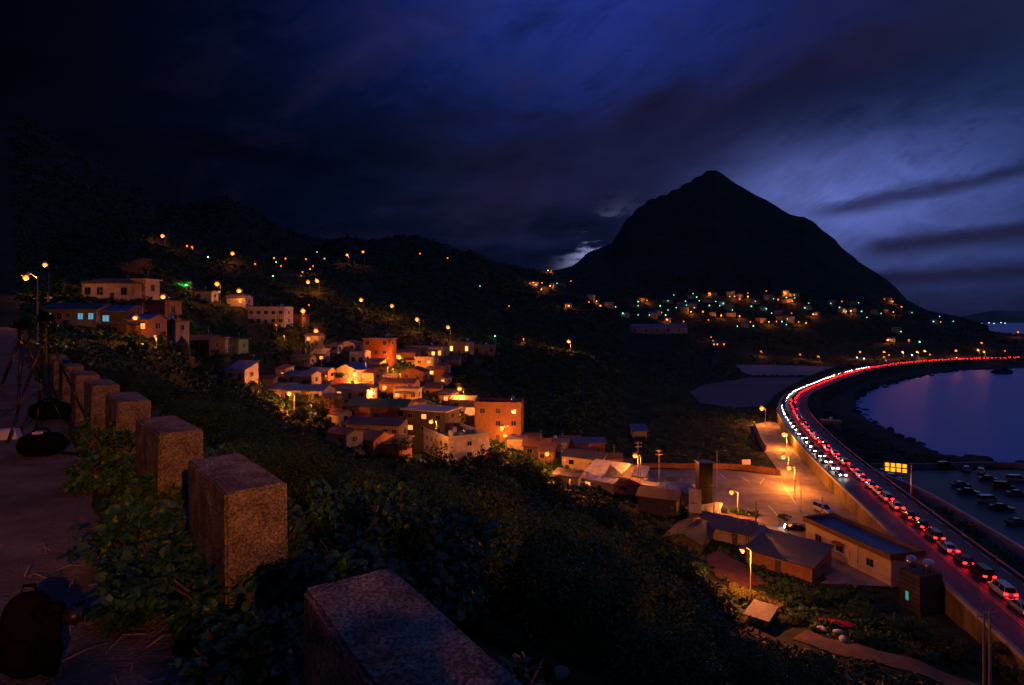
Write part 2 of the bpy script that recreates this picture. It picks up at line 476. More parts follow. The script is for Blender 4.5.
# clouds lie on a layer overhead: wind-drawn streaks, tighter towards the horizon
den = E.op('MAXIMUM', dz + .10, .04)
cx, cy = dx / den, dy / den
wa = (wnoise(cx * .9, cy * .9, 2.0, 3) - .5)
n_big = wnoise(cx * .55 + wa * .5, cy * .8, 7.3, 5, .5)
n_mid = wnoise(cx * 1.3 + wa * .8 - cy * .35, cy * 1.7 + wa * .8, 3.1, 7, .55)
n_fine = wnoise(cx * 3.2 + wa * 1.5, cy * 4.2, 11.9, 7, .6)
sp_, sq_ = AZ * .96 + EL * .28, EL * .96 - AZ * .28          # along and across the wind
w2 = (wnoise(sp_ * .05, sq_ * .09, 9.0, 3) - .5)
n_str = wnoise(sp_ * .060 + w2 * .5, sq_ * .17 + w2 * .9, 4.4, 7, .58)
n_fin = wnoise(sp_ * .16 + w2 * .8, sq_ * .36 + w2 * 1.3, 14.4, 8, .62)
wob = (n_mid - .5) * 5.0 + (n_str - .5) * 8.0 + (n_fin - .5) * 5.0
def bank(a0, e0, slope, w, lo, hi, soft=6.0, amp=1.0):
    c = EL + wob * amp - (AZ - a0) * slope - e0
    g = ((c / w).sq() * -1.0).exp()
    return g * step(lo - soft, lo + soft, AZ) * step(hi + soft, hi - soft, AZ)
# dusk glow: strongest low in the north-east where the sun went under the cloud
g1 = (((AZ - 27.5) / 9.5).sq() * -1.0 - ((EL - 9.8 + (AZ - 28.0) * .10) / 4.6).sq()).exp()
g2 = (((AZ - 36.0) / 13.0).sq() * -1.0 - ((EL - 10.0) / 7.5).sq()).exp()
g3 = (((AZ - 8.0) / 20.0).sq() * -1.0 - ((EL - 30.0) / 10.5).sq()).exp()
g4 = (((AZ - 7.4) / 2.3).sq() * -1.0 - ((EL - 6.4 - (AZ - 7.4) * .75) / 1.7).sq()).exp()
g5 = (((AZ - 76.0) / 20.0).sq() * -1.0 - ((EL - 30.0) / 15.0).sq()).exp()  # lobe added beyond the edge of the view to brighten the bay water
side = step(-44, 4, AZ)
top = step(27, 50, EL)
thick = bank(20, 18.6, .20, 4.6, 2, 70, 8, .8) * .97
thick = E.op('MAXIMUM', thick, bank(8, 14.5, .10, 5.0, -10, 18, 8) * .9)
thick = E.op('MAXIMUM', thick, bank(31.0, 9.4, .15, .7, 27, 44, 2.2, .14) * .8)
thick = E.op('MAXIMUM', thick, bank(36, 6.2, .06, 1.1, 30, 60, 2.2, .09) * .92)
thick = E.op('MAXIMUM', thick, bank(36, 3.3, .03, .75, 28, 60, 3.0, .07) * .85)
thick = E.op('MAXIMUM', thick, bank(36, 1.2, .0, 1.2, 28, 60, 4.0, .05) * .35)
thick = E.op('MAXIMUM', thick, step(.47, .70, n_str * .6 + n_fin * .4) * step(2, 12, EL) * .72)
thick = E.op('MINIMUM', thick, .97)
tex = E.op('MAXIMUM', .12 + n_fin * .95 + n_str * .75, .10)
patch = g4 * step(.42, .60, n_fin * .6 + n_fine * .4) * 1.3
def rgb(*t):
    """sum of weight x colour"""
    outs = []
    for i in range(3):
        e = None
        for wgt, c in t:
            x = wgt * c[i]
            e = x if e is None else e + x
        outs.append(e)
    c = wt.nodes.new('ShaderNodeCombineXYZ')
    for i in range(3): wt.links.new(outs[i].s, c.inputs[i])
    return c.outputs[0]
gap = 1.0 - thick
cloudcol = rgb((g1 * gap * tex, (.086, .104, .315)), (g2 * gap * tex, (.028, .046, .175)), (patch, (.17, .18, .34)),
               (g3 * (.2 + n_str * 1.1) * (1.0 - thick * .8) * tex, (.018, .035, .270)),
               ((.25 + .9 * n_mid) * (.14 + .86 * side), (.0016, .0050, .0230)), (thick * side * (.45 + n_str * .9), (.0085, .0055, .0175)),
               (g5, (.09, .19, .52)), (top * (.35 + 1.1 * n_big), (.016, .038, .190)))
sky = wt.nodes.new('ShaderNodeTexSky'); sky.sky_type = 'NISHITA'; sky.sun_disc = False
SUN_EL, SUN_AZ = -1.5, 40.0
sky.sun_elevation = math.radians(SUN_EL); sky.sun_rotation = math.radians(SUN_AZ)
sky.air_density = 1.2; sky.dust_density = .4; sky.ozone_density = 3
bg = wt.nodes.new('ShaderNodeBackground'); bg.inputs['Strength'].default_value = 1.0
mixc = wt.nodes.new('ShaderNodeVectorMath'); mixc.operation = 'MULTIPLY_ADD'
mixc.inputs[1].default_value = (.003, .003, .004)
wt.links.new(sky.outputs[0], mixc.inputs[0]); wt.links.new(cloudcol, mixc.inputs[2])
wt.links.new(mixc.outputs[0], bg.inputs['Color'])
wo = wt.nodes.new('ShaderNodeOutputWorld'); wt.links.new(bg.outputs[0], wo.inputs['Surface'])

sl = bpy.data.lights.new('sun', 'SUN'); sl.energy = .012; sl.angle = math.radians(25); sl.color = (.8, .78, 1)
so = obj('sun', sl)
so.rotation_euler = (math.radians(90 - 8), 0, math.radians(180 - SUN_AZ) )

# ------------------------------------------------------------------ ground, sea, roads
def ground_material():
    m, nt, b = nodes('hillside_ground')
    N, L = nt.nodes, nt.links
    g = N.new('ShaderNodeNewGeometry')
    n1 = N.new('ShaderNodeTexNoise'); n1.inputs['Scale'].default_value = .35; n1.inputs['Detail'].default_value = 8; n1.inputs['Roughness'].default_value = .7
    n2 = N.new('ShaderNodeTexNoise'); n2.inputs['Scale'].default_value = .045; n2.inputs['Detail'].default_value = 6; n2.inputs['Roughness'].default_value = .6
    for n in (n1, n2): L.new(g.outputs['Position'], n.inputs['Vector'])
    r = N.new('ShaderNodeValToRGB'); r.color_ramp.elements[0].position = .32; r.color_ramp.elements[1].position = .68
    r.color_ramp.elements[0].color = (.012, .020, .009, 1); r.color_ramp.elements[1].color = (.055, .065, .026, 1)
    e = r.color_ramp.elements.new(.5); e.color = (.028, .042, .016, 1)
    L.new(n1.outputs['Fac'], r.inputs['Fac'])
    r2 = N.new('ShaderNodeValToRGB'); r2.color_ramp.elements[0].position = .55; r2.color_ramp.elements[1].position = .7
    L.new(n2.outputs['Fac'], r2.inputs['Fac'])
    mx = N.new('ShaderNodeMix'); mx.data_type = 'RGBA'; L.new(r2.outputs['Color'], mx.inputs['Factor']); L.new(r.outputs['Color'], mx.inputs['A']); mx.inputs['B'].default_value = (.085, .07, .048, 1)
    sx = N.new('ShaderNodeSeparateXYZ'); L.new(g.outputs['Position'], sx.inputs[0])
    lo = N.new('ShaderNodeMapRange'); lo.inputs['From Min'].default_value = 1.6; lo.inputs['From Max'].default_value = 2.4; lo.inputs['To Min'].default_value = 1; lo.inputs['To Max'].default_value = 0
    L.new(sx.outputs['Z'], lo.inputs['Value'])
    m2 = N.new('ShaderNodeMix'); m2.data_type = 'RGBA'; L.new(lo.outputs[0], m2.inputs['Factor']); L.new(mx.outputs['Result'], m2.inputs['A']); m2.inputs['B'].default_value = (.05, .048, .046, 1)
    L.new(m2.outputs['Result'], b.inputs['Base Color'])
    b.inputs['Roughness'].default_value = .95; b.inputs['Specular IOR Level'].default_value = .15
    bp = N.new('ShaderNodeBump'); bp.inputs['Strength'].default_value = .8; bp.inputs['Distance'].default_value = .4
    L.new(n1.outputs['Fac'], bp.inputs['Height']); L.new(bp.outputs['Normal'], b.inputs['Normal'])
    return m
def build_ground():
    th = np.radians(np.r_[np.arange(-180, -54, 6), np.arange(-54, 50, .24), np.arange(50, 180, 6)])
    r = np.geomspace(.5, 4200, 560)
    R, A = np.meshgrid(r, th, indexing='ij')
    X, Y = R * np.sin(A), R * np.cos(A)
    Z = height(X.ravel(), Y.ravel())
    nt_, nr = len(th), len(r)
    V = np.c_[X.ravel(), Y.ravel(), Z]
    i, j = np.meshgrid(np.arange(nr - 1), np.arange(nt_), indexing='ij')
    j2 = (j + 1) % nt_
    F = np.stack([i * nt_ + j, i * nt_ + j2, (i + 1) * nt_ + j2, (i + 1) * nt_ + j], -1).reshape(-1, 4)
    # centre cap
    o = obj('ground', npmesh('ground', V, F[:, ::-1], ground_material(), True))
    return tag(o, kind='structure')
def build_sea():
    m, nt, b = nodes('sea_water')
    N, L = nt.nodes, nt.links
    g = N.new('ShaderNodeNewGeometry')
    n = N.new('ShaderNodeTexNoise'); n.inputs['Scale'].default_value = .12; n.inputs['Detail'].default_value = 8; n.inputs['Roughness'].default_value = .62
    mp = N.new('ShaderNodeMapping'); mp.inputs['Scale'].default_value = (.6, 1.6, 1); mp.inputs['Rotation'].default_value = (0, 0, .5)
    L.new(g.outputs['Position'], mp.inputs['Vector']); L.new(mp.outputs['Vector'], n.inputs['Vector'])
    bp = N.new('ShaderNodeBump'); bp.inputs['Strength'].default_value = .35; bp.inputs['Distance'].default_value = .6
    L.new(n.outputs['Fac'], bp.inputs['Height']); L.new(bp.outputs['Normal'], b.inputs['Normal'])
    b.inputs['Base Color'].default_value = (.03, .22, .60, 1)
    b.inputs['Roughness'].default_value = .42; b.inputs['IOR'].default_value = 1.33
    b.inputs['Specular IOR Level'].default_value = .4
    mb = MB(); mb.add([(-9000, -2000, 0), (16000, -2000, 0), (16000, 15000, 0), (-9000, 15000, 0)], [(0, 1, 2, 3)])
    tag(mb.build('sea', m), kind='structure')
def strip(name, a, b, P, z, m, za=None, kind='structure'):
    A, B = offset(P, a), offset(P, b)
    n = len(P)
    V = np.r_[np.c_[A, np.full(n, z)], np.c_[B, np.full(n, z)]]
    F = np.array([(i, n + i, n + i + 1, i + 1) for i in range(n - 1)])
    o = obj(name, npmesh(name, V, F, m))
    if kind: tag(o, kind=kind)
    return o
def wall_strip(name, a, w, P, z0, z1, m):
    """upright wall of thickness w that follows a line"""
    A, B = offset(P, a), offset(P, a + w)
    n = len(P)
    z0 = np.broadcast_to(z0, n); z1 = np.broadcast_to(z1, n)
    V = np.r_[np.c_[A, z0], np.c_[A, z1], np.c_[B, z1], np.c_[B, z0]]
    F = []
    for i in range(n - 1):
        for k in range(4):
            k2 = (k + 1) % 4
            F.append((k * n + i, k2 * n + i, k2 * n + i + 1, k * n + i + 1))
    F += [(0, n, 2 * n, 3 * n), (n - 1, 4 * n - 1, 3 * n - 1, 2 * n - 1)]
    return obj(name, npmesh(name, V, np.array(F), m))
def polysheet(name, poly, z, m):
    mb = MB(); mb.add([(p[0], p[1], z) for p in poly], [tuple(range(len(poly)))])
    import bmesh
    bm = bmesh.new(); bm.from_mesh(mb.mesh(name)); bmesh.ops.triangulate(bm, faces=bm.faces[:]); bmesh.ops.recalc_face_normals(bm, faces=bm.faces[:])
    me = bpy.data.meshes.new(name); bm.to_mesh(me); bm.free()
    if me.polygons[0].normal.z < 0: me.flip_normals()
    return tag(obj(name, me, None, m), kind='structure')
ROADM = resample(ROAD, 6.0)
build_sea()
strip('coast_road', -RL, RR, ROAD, ROADZ, M_asph)
ok = ROAD[ROAD[:, 1] < 628]
mk = MB()
def paint(mb, a, b, P, z, dash=None):
    A, B = offset(P, a), offset(P, b)
    n = len(P); i = 0
    while i < n - 1:
        j = min(n - 1, i + (dash[0] if dash else 1))
        for k in range(i, j):
            mb.add([(*A[k], z), (*B[k], z), (*B[k + 1], z), (*A[k + 1], z)], [(0, 1, 2, 3)])
        i = j + (dash[1] if dash else 0)
    return mb
yl = paint(MB(), -.28, -.16, ok, ROADZ + .005); paint(yl, .16, .28, ok, ROADZ + .005)
tag(yl.build('yellow_road_markings', M_yell), kind='structure')
wl = paint(MB(), -RL + .6, -RL + .75, ok, ROADZ + .005); paint(wl, 3.75, 3.9, ok, ROADZ + .005); paint(wl, RR - .5, RR - .36, ok, ROADZ + .005, (1, 1))
tag(wl.build('white_road_markings', M_white), kind='structure')
polysheet('parking_lot', LOT, 2.7, M_lot)
polysheet('seaside_parking_lot', SLOT, 2.4, M_seal)
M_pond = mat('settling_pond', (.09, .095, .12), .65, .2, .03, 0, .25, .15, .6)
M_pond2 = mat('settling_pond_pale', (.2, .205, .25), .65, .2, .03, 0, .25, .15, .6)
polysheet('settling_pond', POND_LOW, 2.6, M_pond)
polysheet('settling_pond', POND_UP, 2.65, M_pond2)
# ------------------------------------------------------------------ roadside walls
lowP = ROADM[(ROADM[:, 1] > 40) & (ROADM[:, 1] < 262)]
M_wall = mat('stained_retaining_wall', (.15, .115, .08), .9, .45, .35, 0, .3, .35, 4, (.04, .042, .02))
M_wallred = mat('rust_red_wall', (.26, .11, .07), .85, .3, .6, 0, .3, .2, 5, (.12, .06, .045))
t = thing('retaining_wall', 'long stained concrete retaining wall below the coast road beside the lot', 'wall', (0, 0, 0))
wall_strip('wall', -RL - .5, .45, lowP, 1.0, ROADZ + .15, M_wall).parent = t
wall_strip('coping', -RL - .55, .5, lowP, ROADZ + .152, ROADZ + .75, M_conc).parent = t
seaP = ROADM[(ROADM[:, 1] > 40) & (ROADM[:, 1] < 575)]
t = thing('guardrail', 'low grey guardrail with orange reflectors along the seaward road edge', 'guardrail', (0, 0, 0))
wall_strip('rail', RR + .2, .12, seaP, ROADZ + .35, ROADZ + .68, M_steel).parent = t
pm = MB(); rf = MB()
for p in offset(seaP, RR + .42)[::1]:
    pm.box(p[0] - .07, p[0] + .07, p[1] - .07, p[1] + .07, ROADZ - .9, ROADZ + .7)
for p in offset(seaP, RR + .42)[::2]:
    rf.box(p[0] - .08, p[0] + .08, p[1] - .08, p[1] + .08, ROADZ + .705, ROADZ + .9)
tag(pm.build('rail_posts', M_steel, t), kind='stuff'); tag(rf.build('reflectors', mat('orange_reflector', (.8, .3, .03), .3), t), kind='stuff')
SWL = catmull([(75, 40), (79.5, 60), (86, 88), (91.2, 113.5), (94.6, 130), (96.6, 145), (95.5, 158), (93, 174)], 6)
t = thing('sea_parking_wall', 'pale low concrete wall between coast road and seaside car park', 'wall', (0, 0, 0))
wall_strip('wall', 0, .35, SWL, 1.5, 5.5, mat('headlit_wall_concrete', (.5, .45, .42), .85, .2, .5, 0, .3, .2, 6, (.3, .26, .24))).parent = t  # concrete made paler, spill of passing headlights put into its colour
wall_strip('coping', -.08, .52, SWL, 5.502, 5.75, mat('headlit_coping_concrete', (.62, .57, .53), .85, .2, .7, 0, .3, .2, 6)).parent = t
SEAW = np.array([(93, 174.5), (120, 175), (152, 174), (182, 143), (196, 120)], float)
o = wall_strip('sea_wall', 0, .8, resample(catmull(SEAW, 6), 3), .5, 3.7, M_conc); tag(o, 'dark concrete sea wall closing the seaside car park towards the bay', 'wall')
BACK = resample(catmull([(8, 172.6), (30, 172.8), (60, 172.6), (69, 169), (75.2, 165)], 6), 2)
o = wall_strip('boundary_wall', 0, .3, BACK, 1.5, 4.2, M_wallred); tag(o, 'long rust red boundary wall along the back of the lit parking lot', 'wall')
LANEW = resample(catmull([(75.6, 165.5), (85, 203.5), (97.8, 243)], 6), 2)
o = wall_strip('lane_wall', 0, .25, LANEW[LANEW[:, 1] > 196], 1.5, 4.4, M_conc); tag(o, 'pale lane wall brightly lit by the lamp at the lot corner', 'wall')
# parking bays
mb = MB()
def bar(a, b, w=.16, z=2.706):
    a, b = np.array(a), np.array(b); d = (b - a) / np.linalg.norm(b - a); n = np.array((-d[1], d[0])) * w / 2
    mb.add([(*(a - n), z), (*(b - n), z), (*(b + n), z), (*(a + n), z)], [(3, 2, 1, 0)] if True else [])
for a, b in (((781, 482), (796, 504)), ((768, 505), (780, 518)), ((742, 477), (749, 482)), ((764, 478), (760, 484)), ((752, 492), (800, 494)), ((700, 484), (716, 492)), ((720, 474), (726, 479))):
    bar(onz(*a, 2.7), onz(*b, 2.7))
me = mb.mesh('white_bay_markings', M_white)
if me.polygons[0].normal.z < 0: me.flip_normals()
tag(obj('white_bay_markings', me), kind='structure')

# ------------------------------------------------------------------ houses
M_w_white = mat('white_plaster', (.60, .57, .54), .85, .24, .9, 0, .3, .1, 8, (.30, .26, .23))
M_w_cream = mat('cream_plaster', (.48, .41, .31), .85, .26, .9, 0, .3, .1, 8, (.3, .25, .2))
M_w_grey = mat('grey_plaster', (.28, .27, .26), .9, .2, 1.0, 0, .3, .15, 8, (.16, .15, .14))
M_w_dark = mat('dark_plaster', (.10, .09, .085), .9, .25, 1.0, 0, .3, .15, 8, (.05, .045, .04))
M_w_terra = mat('terracotta_render', (.36, .19, .12), .85, .2, .9, 0, .3, .15, 8, (.25, .11, .07))
M_w_brick = mat('red_brick_render', (.34, .11, .06), .9, .25, .8, 0, .25, .2, 9, (.2, .07, .045))
M_w_teal = mat('teal_plaster', (.10, .26, .26), .8, .2, 1.0, 0, .3, .1, 8)
M_r_blue = sheet_metal('blue_roof_sheet', (.05, .12, .34), .4)
M_r_grey = sheet_metal('grey_roof_sheet', (.20, .20, .22), .5)
M_r_dark = sheet_metal('dark_roof_sheet', (.06, .06, .07), .5)
M_r_green = sheet_metal('green_roof_sheet', (.13, .20, .09), .55)
M_r_red = sheet_metal('red_roof_sheet', (.26, .07, .05), .6)
M_r_white = sheet_metal('white_roof_sheet', (.6, .58, .56), .5)
M_r_brown = sheet_metal('brown_tile_roof', (.17, .085, .055), .75, 9)
M_frame = mat('window_frame', (.35, .35, .34), .5, .1, 3)
M_trim = mat('pale_trim', (.5, .46, .4), .8, .15, 2)
M_tank = mat('stainless_tank', (.55, .55, .56), .25, .1, 2, .9, .5)
WINM = {'d': M_glass, 'o': M_winw, 'y': M_winy, 'b': M_winb}
HOUSES = {}
def win(parent, x, z, w, h, y, side, wm):
    """window set 3 mm proud of a wall: frame > pane"""
    f = MB(); p = MB()
    t = .07
    def bx(mb, a0, a1, z0, z1, d0, d1):
        if side == 'f': mb.box(a0, a1, y - d1, y - d0, z0, z1)
        elif side == 'l': mb.box(y - d1, y - d0, a0, a1, z0, z1)
        else: mb.box(y + d0, y + d1, a0, a1, z0, z1)
    for a0, a1, z0, z1 in ((x - w / 2, x - w / 2 + t, z, z + h), (x + w / 2 - t, x + w / 2, z, z + h), (x - w / 2 + t, x + w / 2 - t, z, z + t), (x - w / 2 + t, x + w / 2 - t, z + h - t, z + h), (x - .025, x + .025, z + t, z + h - t)):
        bx(f, a0, a1, z0, z1, .003, .09)
    fr = f.build('window', M_frame, parent)
    bx(p, x - w / 2 + t - .01, x + w / 2 - t + .01, z + t - .01, z + h - t + .01, .004, .035)
    p.build('pane', wm, fr)
def house(label, px, py, Y, w, d, h, rot=0, roof='gable', wm=None, rm=None, wins='d', nx=3, floors=1, extra='', cat='house', group=None, name='house', base=4.0, over=.45, pitch=.32, at=None, door=True):
    """Empty at the front middle of the base; local -y looks at the viewer's side"""
    if at is None:
        x, y, z = land(px, py, Y, .1, .8, 1.25)
    else:
        x, y, z = at
    r = math.radians(rot)
    PADS.append((x - math.sin(r) * d / 2 * 1.0, y + math.cos(r) * d / 2, z, max(w, d) * .62))
    t = thing(name, label, cat, (x, y, z), r, group)
    wm = wm or M_w_grey; rm = rm or M_r_dark
    wl = MB(); wl.box(-w / 2, w / 2, 0, d, -base, h)
    rf = MB()
    if roof == 'gable' or roof == 'hip':               # ridge along x
        k = d / 2 * pitch; o_ = over; e = 0 if roof == 'gable' else d / 2 * .8
        if roof == 'gable':
            wl.add([(-w / 2, 0, h), (-w / 2, d, h), (-w / 2, d / 2, h + k), (w / 2, 0, h), (w / 2, d, h), (w / 2, d / 2, h + k)], [(0, 2, 1), (3, 4, 5)])
        zo = h - o_ * pitch
        th = .14
        L_, R_ = -w / 2 - o_, w / 2 + o_
        vs = [(L_, -o_, zo + .02), (R_, -o_, zo + .02), (R_ - e, d / 2, h + k + .02), (L_ + e, d / 2, h + k + .02), (L_, d + o_, zo + .02), (R_, d + o_, zo + .02)]
        vs += [(a, b, c + th) for a, b, c in vs]
        fs = [(0, 3, 2, 1), (3, 4, 5, 2), (6, 7, 8, 9), (9, 8, 11, 10), (0, 1, 7, 6), (5, 4, 10, 11)]
        fs += [(0, 6, 9, 3), (3, 9, 10, 4), (1, 2, 8, 7), (2, 5, 11, 8)]
        rf.add(vs, fs)
        if roof == 'hip': rf.add([(L_, -o_, zo + .021), (L_, d + o_, zo + .021), (L_ + e, d / 2, h + k + .021), (R_, -o_, zo + .021), (R_, d + o_, zo + .021), (R_ - e, d / 2, h + k + .021)], [(0, 2, 1), (3, 4, 5)])
    elif roof == 'gablef':                              # gable end faces the viewer
        k = w / 2 * pitch; o_ = over; zo = h - o_ * pitch; th = .14
        wl.add([(-w / 2, 0, h), (w / 2, 0, h), (0, 0, h + k), (-w / 2, d, h), (w / 2, d, h), (0, d, h + k)], [(0, 1, 2), (4, 3, 5)])
        vs = [(-w / 2 - o_, -o_, zo + .02), (0, -o_, h + k + .02), (w / 2 + o_, -o_, zo + .02), (-w / 2 - o_, d + o_, zo + .02), (0, d + o_, h + k + .02), (w / 2 + o_, d + o_, zo + .02)]
        vs += [(a, b, c + th) for a, b, c in vs]
        rf.add(vs, [(0, 1, 4, 3), (1, 2, 5, 4), (6, 9, 10, 7), (7, 10, 11, 8), (0, 6, 7, 1), (1, 7, 8, 2), (3, 4, 10, 9), (4, 5, 11, 10), (0, 3, 9, 6), (2, 8, 11, 5)])
    elif roof == 'shed':                                # falls towards the viewer
        k = d * pitch
        wl.add([(-w / 2, 0, h), (-w / 2, d, h), (-w / 2, d, h + k), (w / 2, 0, h), (w / 2, d, h), (w / 2, d, h + k)], [(0, 2, 1), (3, 4, 5), (1, 2, 5, 4)])
        o_ = over
        vs = [(-w / 2 - o_, -o_, h + .02 - o_ * pitch), (w / 2 + o_, -o_, h + .02 - o_ * pitch), (w / 2 + o_, d + o_, h + .02 + k + o_ * pitch), (-w / 2 - o_, d + o_, h + .02 + k + o_ * pitch)]
        vs += [(a, b, c + .13) for a, b, c in vs]
        rf.add(vs, [(0, 3, 2, 1), (4, 5, 6, 7), (0, 1, 5, 4), (1, 2, 6, 5), (2, 3, 7, 6), (3, 0, 4, 7)])
    elif roof == 'slab':
        rf.box(-w / 2 - over, w / 2 + over, -over, d + over, h + .01, h + .3)
    else:                                               # flat roof behind a parapet
        rf.box(-w / 2 + .25, w / 2 - .25, .25, d - .25, h - .2, h + .05)
        p = MB(); q = .24; ph = h + .9
        p.box(-w / 2 - .05, w / 2 + .05, -.05, q, h + .004, ph); p.box(-w / 2 - .05, w / 2 + .05, d - q, d + .05, h + .004, ph)
        p.box(-w / 2 - .05, -w / 2 + q, q + .003, d - q - .003, h + .004, ph); p.box(w / 2 - q, w / 2 + .05, q + .003, d - q - .003, h + .004, ph)
        p.build('parapet', M_trim if 'trim' in extra else wm, t)
    wl.build('wall', wm, t)
    r_ = rf.build('roof', rm, t)
    if roof in ('flat', 'slab') and 'tank' in extra:
        tk = MB(); tk.tube([(w * .28, d * .6, h + .3), (w * .28, d * .6, h + 1.9)], .55, n=14); tk.ball((w * .28, d * .6, h + 1.9), .55, 14, 6, .4)
        for a, b in ((-.35, -.35), (.35, -.35), (.35, .35), (-.35, .35)): tk.tube([(w * .28 + a, d * .6 + b, h), (w * .28 + a, d * .6 + b, h + .32)], .05, n=5)
        tk.build('water_tank', M_tank, r_, smooth=True)
    fh = h / floors
    for fl in range(floors):
        for i in range(nx):
            if door and fl == 0 and i == nx // 2:
                dm = MB(); xx = -w / 2 + w * (i + .5) / nx; dm.box(xx - .5, xx + .5, -.06, -.003, .02, min(2.1, fh * .85)); dm.build('door', M_w_dark if 'ddoor' not in extra else M_wallred, t)
                continue
            k = wins[(i + fl * nx) % len(wins)]
            if k == '-': continue
            win(t, -w / 2 + w * (i + .5) / nx, fl * fh + fh * .33, min(1.5, w / nx * .55), fh * .42, 0, 'f', WINM[k])
        for sd in ('l', 'r'):
            win(t, d * .5, fl * fh + fh * .33, min(1.3, d * .3), fh * .42, -w / 2 if sd == 'l' else w / 2, sd, WINM['d'])
    if 'ac' in extra:
        a = MB(); a.box(w * .18, w * .18 + .8, -.42, -.1, h * .42, h * .42 + .55); a.build('air_conditioner', M_w_white, t)
    if 'awn' in extra:
        a = MB(); a.add([(-w * .4, -.004, fh * .85), (w * .4, -.004, fh * .85), (w * .4, -1.5, fh * .68), (-w * .4, -1.5, fh * .68)], [(0, 1, 2, 3)])
        a.add([(-w * .4, -.004, fh * .85 - .05), (w * .4, -.004, fh * .85 - .05), (w * .4, -1.5, fh * .68 - .05), (-w * .4, -1.5, fh * .68 - .05)], [(3, 2, 1, 0)]); a.build('awning', M_r_grey, t)
    hr_ = random.Random(len(PADS) * 7 + 1)
    if w < 20 and hr_.random() < .6:
        q = MB(); xx = w / 2 - .25 if hr_.random() < .5 else -w / 2 + .25; q.tube([(xx, -.08, 0), (xx, -.08, h - .15)], .055, n=6); q.build('drain_pipe', M_w_grey, t)
    if w < 20 and hr_.random() < .45:
        q = MB(); xx = hr_.uniform(-.3, .3) * w; zz = h + (d * pitch * .5 if roof == 'gable' else 0); q.tube([(xx, d * .5, zz), (xx, d * .5, zz + 2.4)], .035, n=5)
        for k in range(4): q.tube([(xx - .5 + k * .06, d * .5, zz + 1.5 + k * .24), (xx + .5 - k * .06, d * .5, zz + 1.5 + k * .24)], .02, n=4)
        q.build('antenna', M_steel, r_)
    if roof in ('flat', 'slab') and 'tank' not in extra and w > 4.5 and hr_.random() < .6:
        q = MB(); xx = hr_.uniform(-.3, .3) * w; q.tube([(xx, d * .65, h + .1), (xx, d * .65, h + 1.3)], .5, n=12); q.ball((xx, d * .65, h + 1.3), .5, 12, 6, .4); q.build('water_tank', M_tank, r_, smooth=True)
    if w < 20 and hr_.random() < .4 and 'ac' not in extra:
        q = MB(); xx = hr_.uniform(-.4, .4) * w; q.box(xx, xx + .75, -.36, -.05, h * .5, h * .5 + .5); q.build('air_conditioner', M_w_grey, t)
    HOUSES.setdefault(group or 'x', []).append(t)
    return t
G1 = 'houses of the village on the hillside'
# left hillside, near to far
house('long pale house with brown hipped roof below the orange lit treetop', 112, 301, 132, 14, 8, 4.6, 8, 'hip', M_w_white, M_r_brown, 'dddd-', 5, 1, 'tank', group=G1)
house('small lit annexe with flat roof under the orange treetop', 139, 297, 128, 3.6, 5, 4.4, -8, 'slab', M_w_cream, M_trim, 'yd', 2, 1, group=G1, door=False)
house('windowless orange brown block house below the hillside street lamp', 151, 319, 119, 7, 6, 4.2, -6, 'slab', M_w_terra, M_r_dark, '-', 1, 1, group=G1, door=False)
house('low dark house with cyan lit windows on the left hillside', 70, 325, 98, 8.5, 6, 2.8, 6, 'gable', M_w_grey, M_r_dark, 'bd-bb', 5, 1, group=G1, door=False)
house('dark house with one small cyan window left of lit shopfront', 106, 327, 112, 6.5, 6, 2.8, 4, 'gable', M_w_dark, M_r_blue, 'db-', 3, 1, group=G1, door=False)
house('small open fronted house with glowing orange front under a lamp', 133, 334, 112, 5.6, 5, 2.6, -6, 'gable', M_w_terra, M_r_blue, 'o-o', 3, 1, 'awn', group=G1)
house('dark flat house right of the glowing orange shopfront', 163, 335, 118, 6, 5, 3, -5, 'slab', M_w_grey, M_r_dark, 'd', 2, 1, group=G1)
house('pinkish grey two storey flat roofed house high on the slope', 266, 325, 225, 15, 8, 6.4, -4, 'flat', M_w_white, M_conc, 'dddddd', 5, 2, 'tank', group=G1)
house('little orange lit house beside the pinkish two storey house', 295, 325, 222, 6.5, 6, 4.4, -12, 'slab', M_w_terra, M_r_dark, 'yo', 2, 1, group=G1)
house('dark gabled house left of the green lit house', 188, 352, 160, 12, 7, 3.2, -8, 'gable', M_w_dark, M_r_brown, 'd-d', 3, 1, group=G1)
house('teal walled house with flat roof under the green lamp', 229, 353, 172, 6.5, 5, 4, -10, 'slab', M_w_teal, M_r_brown, 'd-', 2, 1, group=G1)
house('white house with blue lean-to roof standing alone among dark trees', 235, 381, 152, 5.8, 5.4, 2.9, -14, 'shed', M_w_white, M_r_blue, 'dd', 2, 1, group=G1, pitch=.34, over=.3)
house('wide house with two blue sheet roofs behind the lowest left street lamp', 302, 402, 160, 12.5, 7, 3.3, -14, 'gable', M_w_white, M_r_blue, 'd--d', 4, 1, group=G1, pitch=.34)
house('low shed with grey sheet roof left of the blue roofed house', 281, 399, 168, 8, 6, 2.8, 18, 'shed', M_w_white, M_r_grey, '-d', 2, 1, group=G1, pitch=.16)
house('house with small blue roof behind the wide blue roofed house', 298, 386, 178, 9, 6, 3.4, -12, 'gable', M_w_grey, M_r_blue, 'd-', 2, 1, group=G1)
house('bright pink white house with gable end toward the street lamp', 346, 380, 195, 8.2, 9, 3.6, -24, 'gablef', M_w_white, M_r_blue, '-', 1, 1, group=G1, door=False, pitch=.42)
house('small pale gabled hut left of its larger twin above village', 331, 352, 232, 5, 5, 2.7, -10, 'gablef', M_w_white, M_r_dark, '-d', 2, 1, group=G1, door=False)
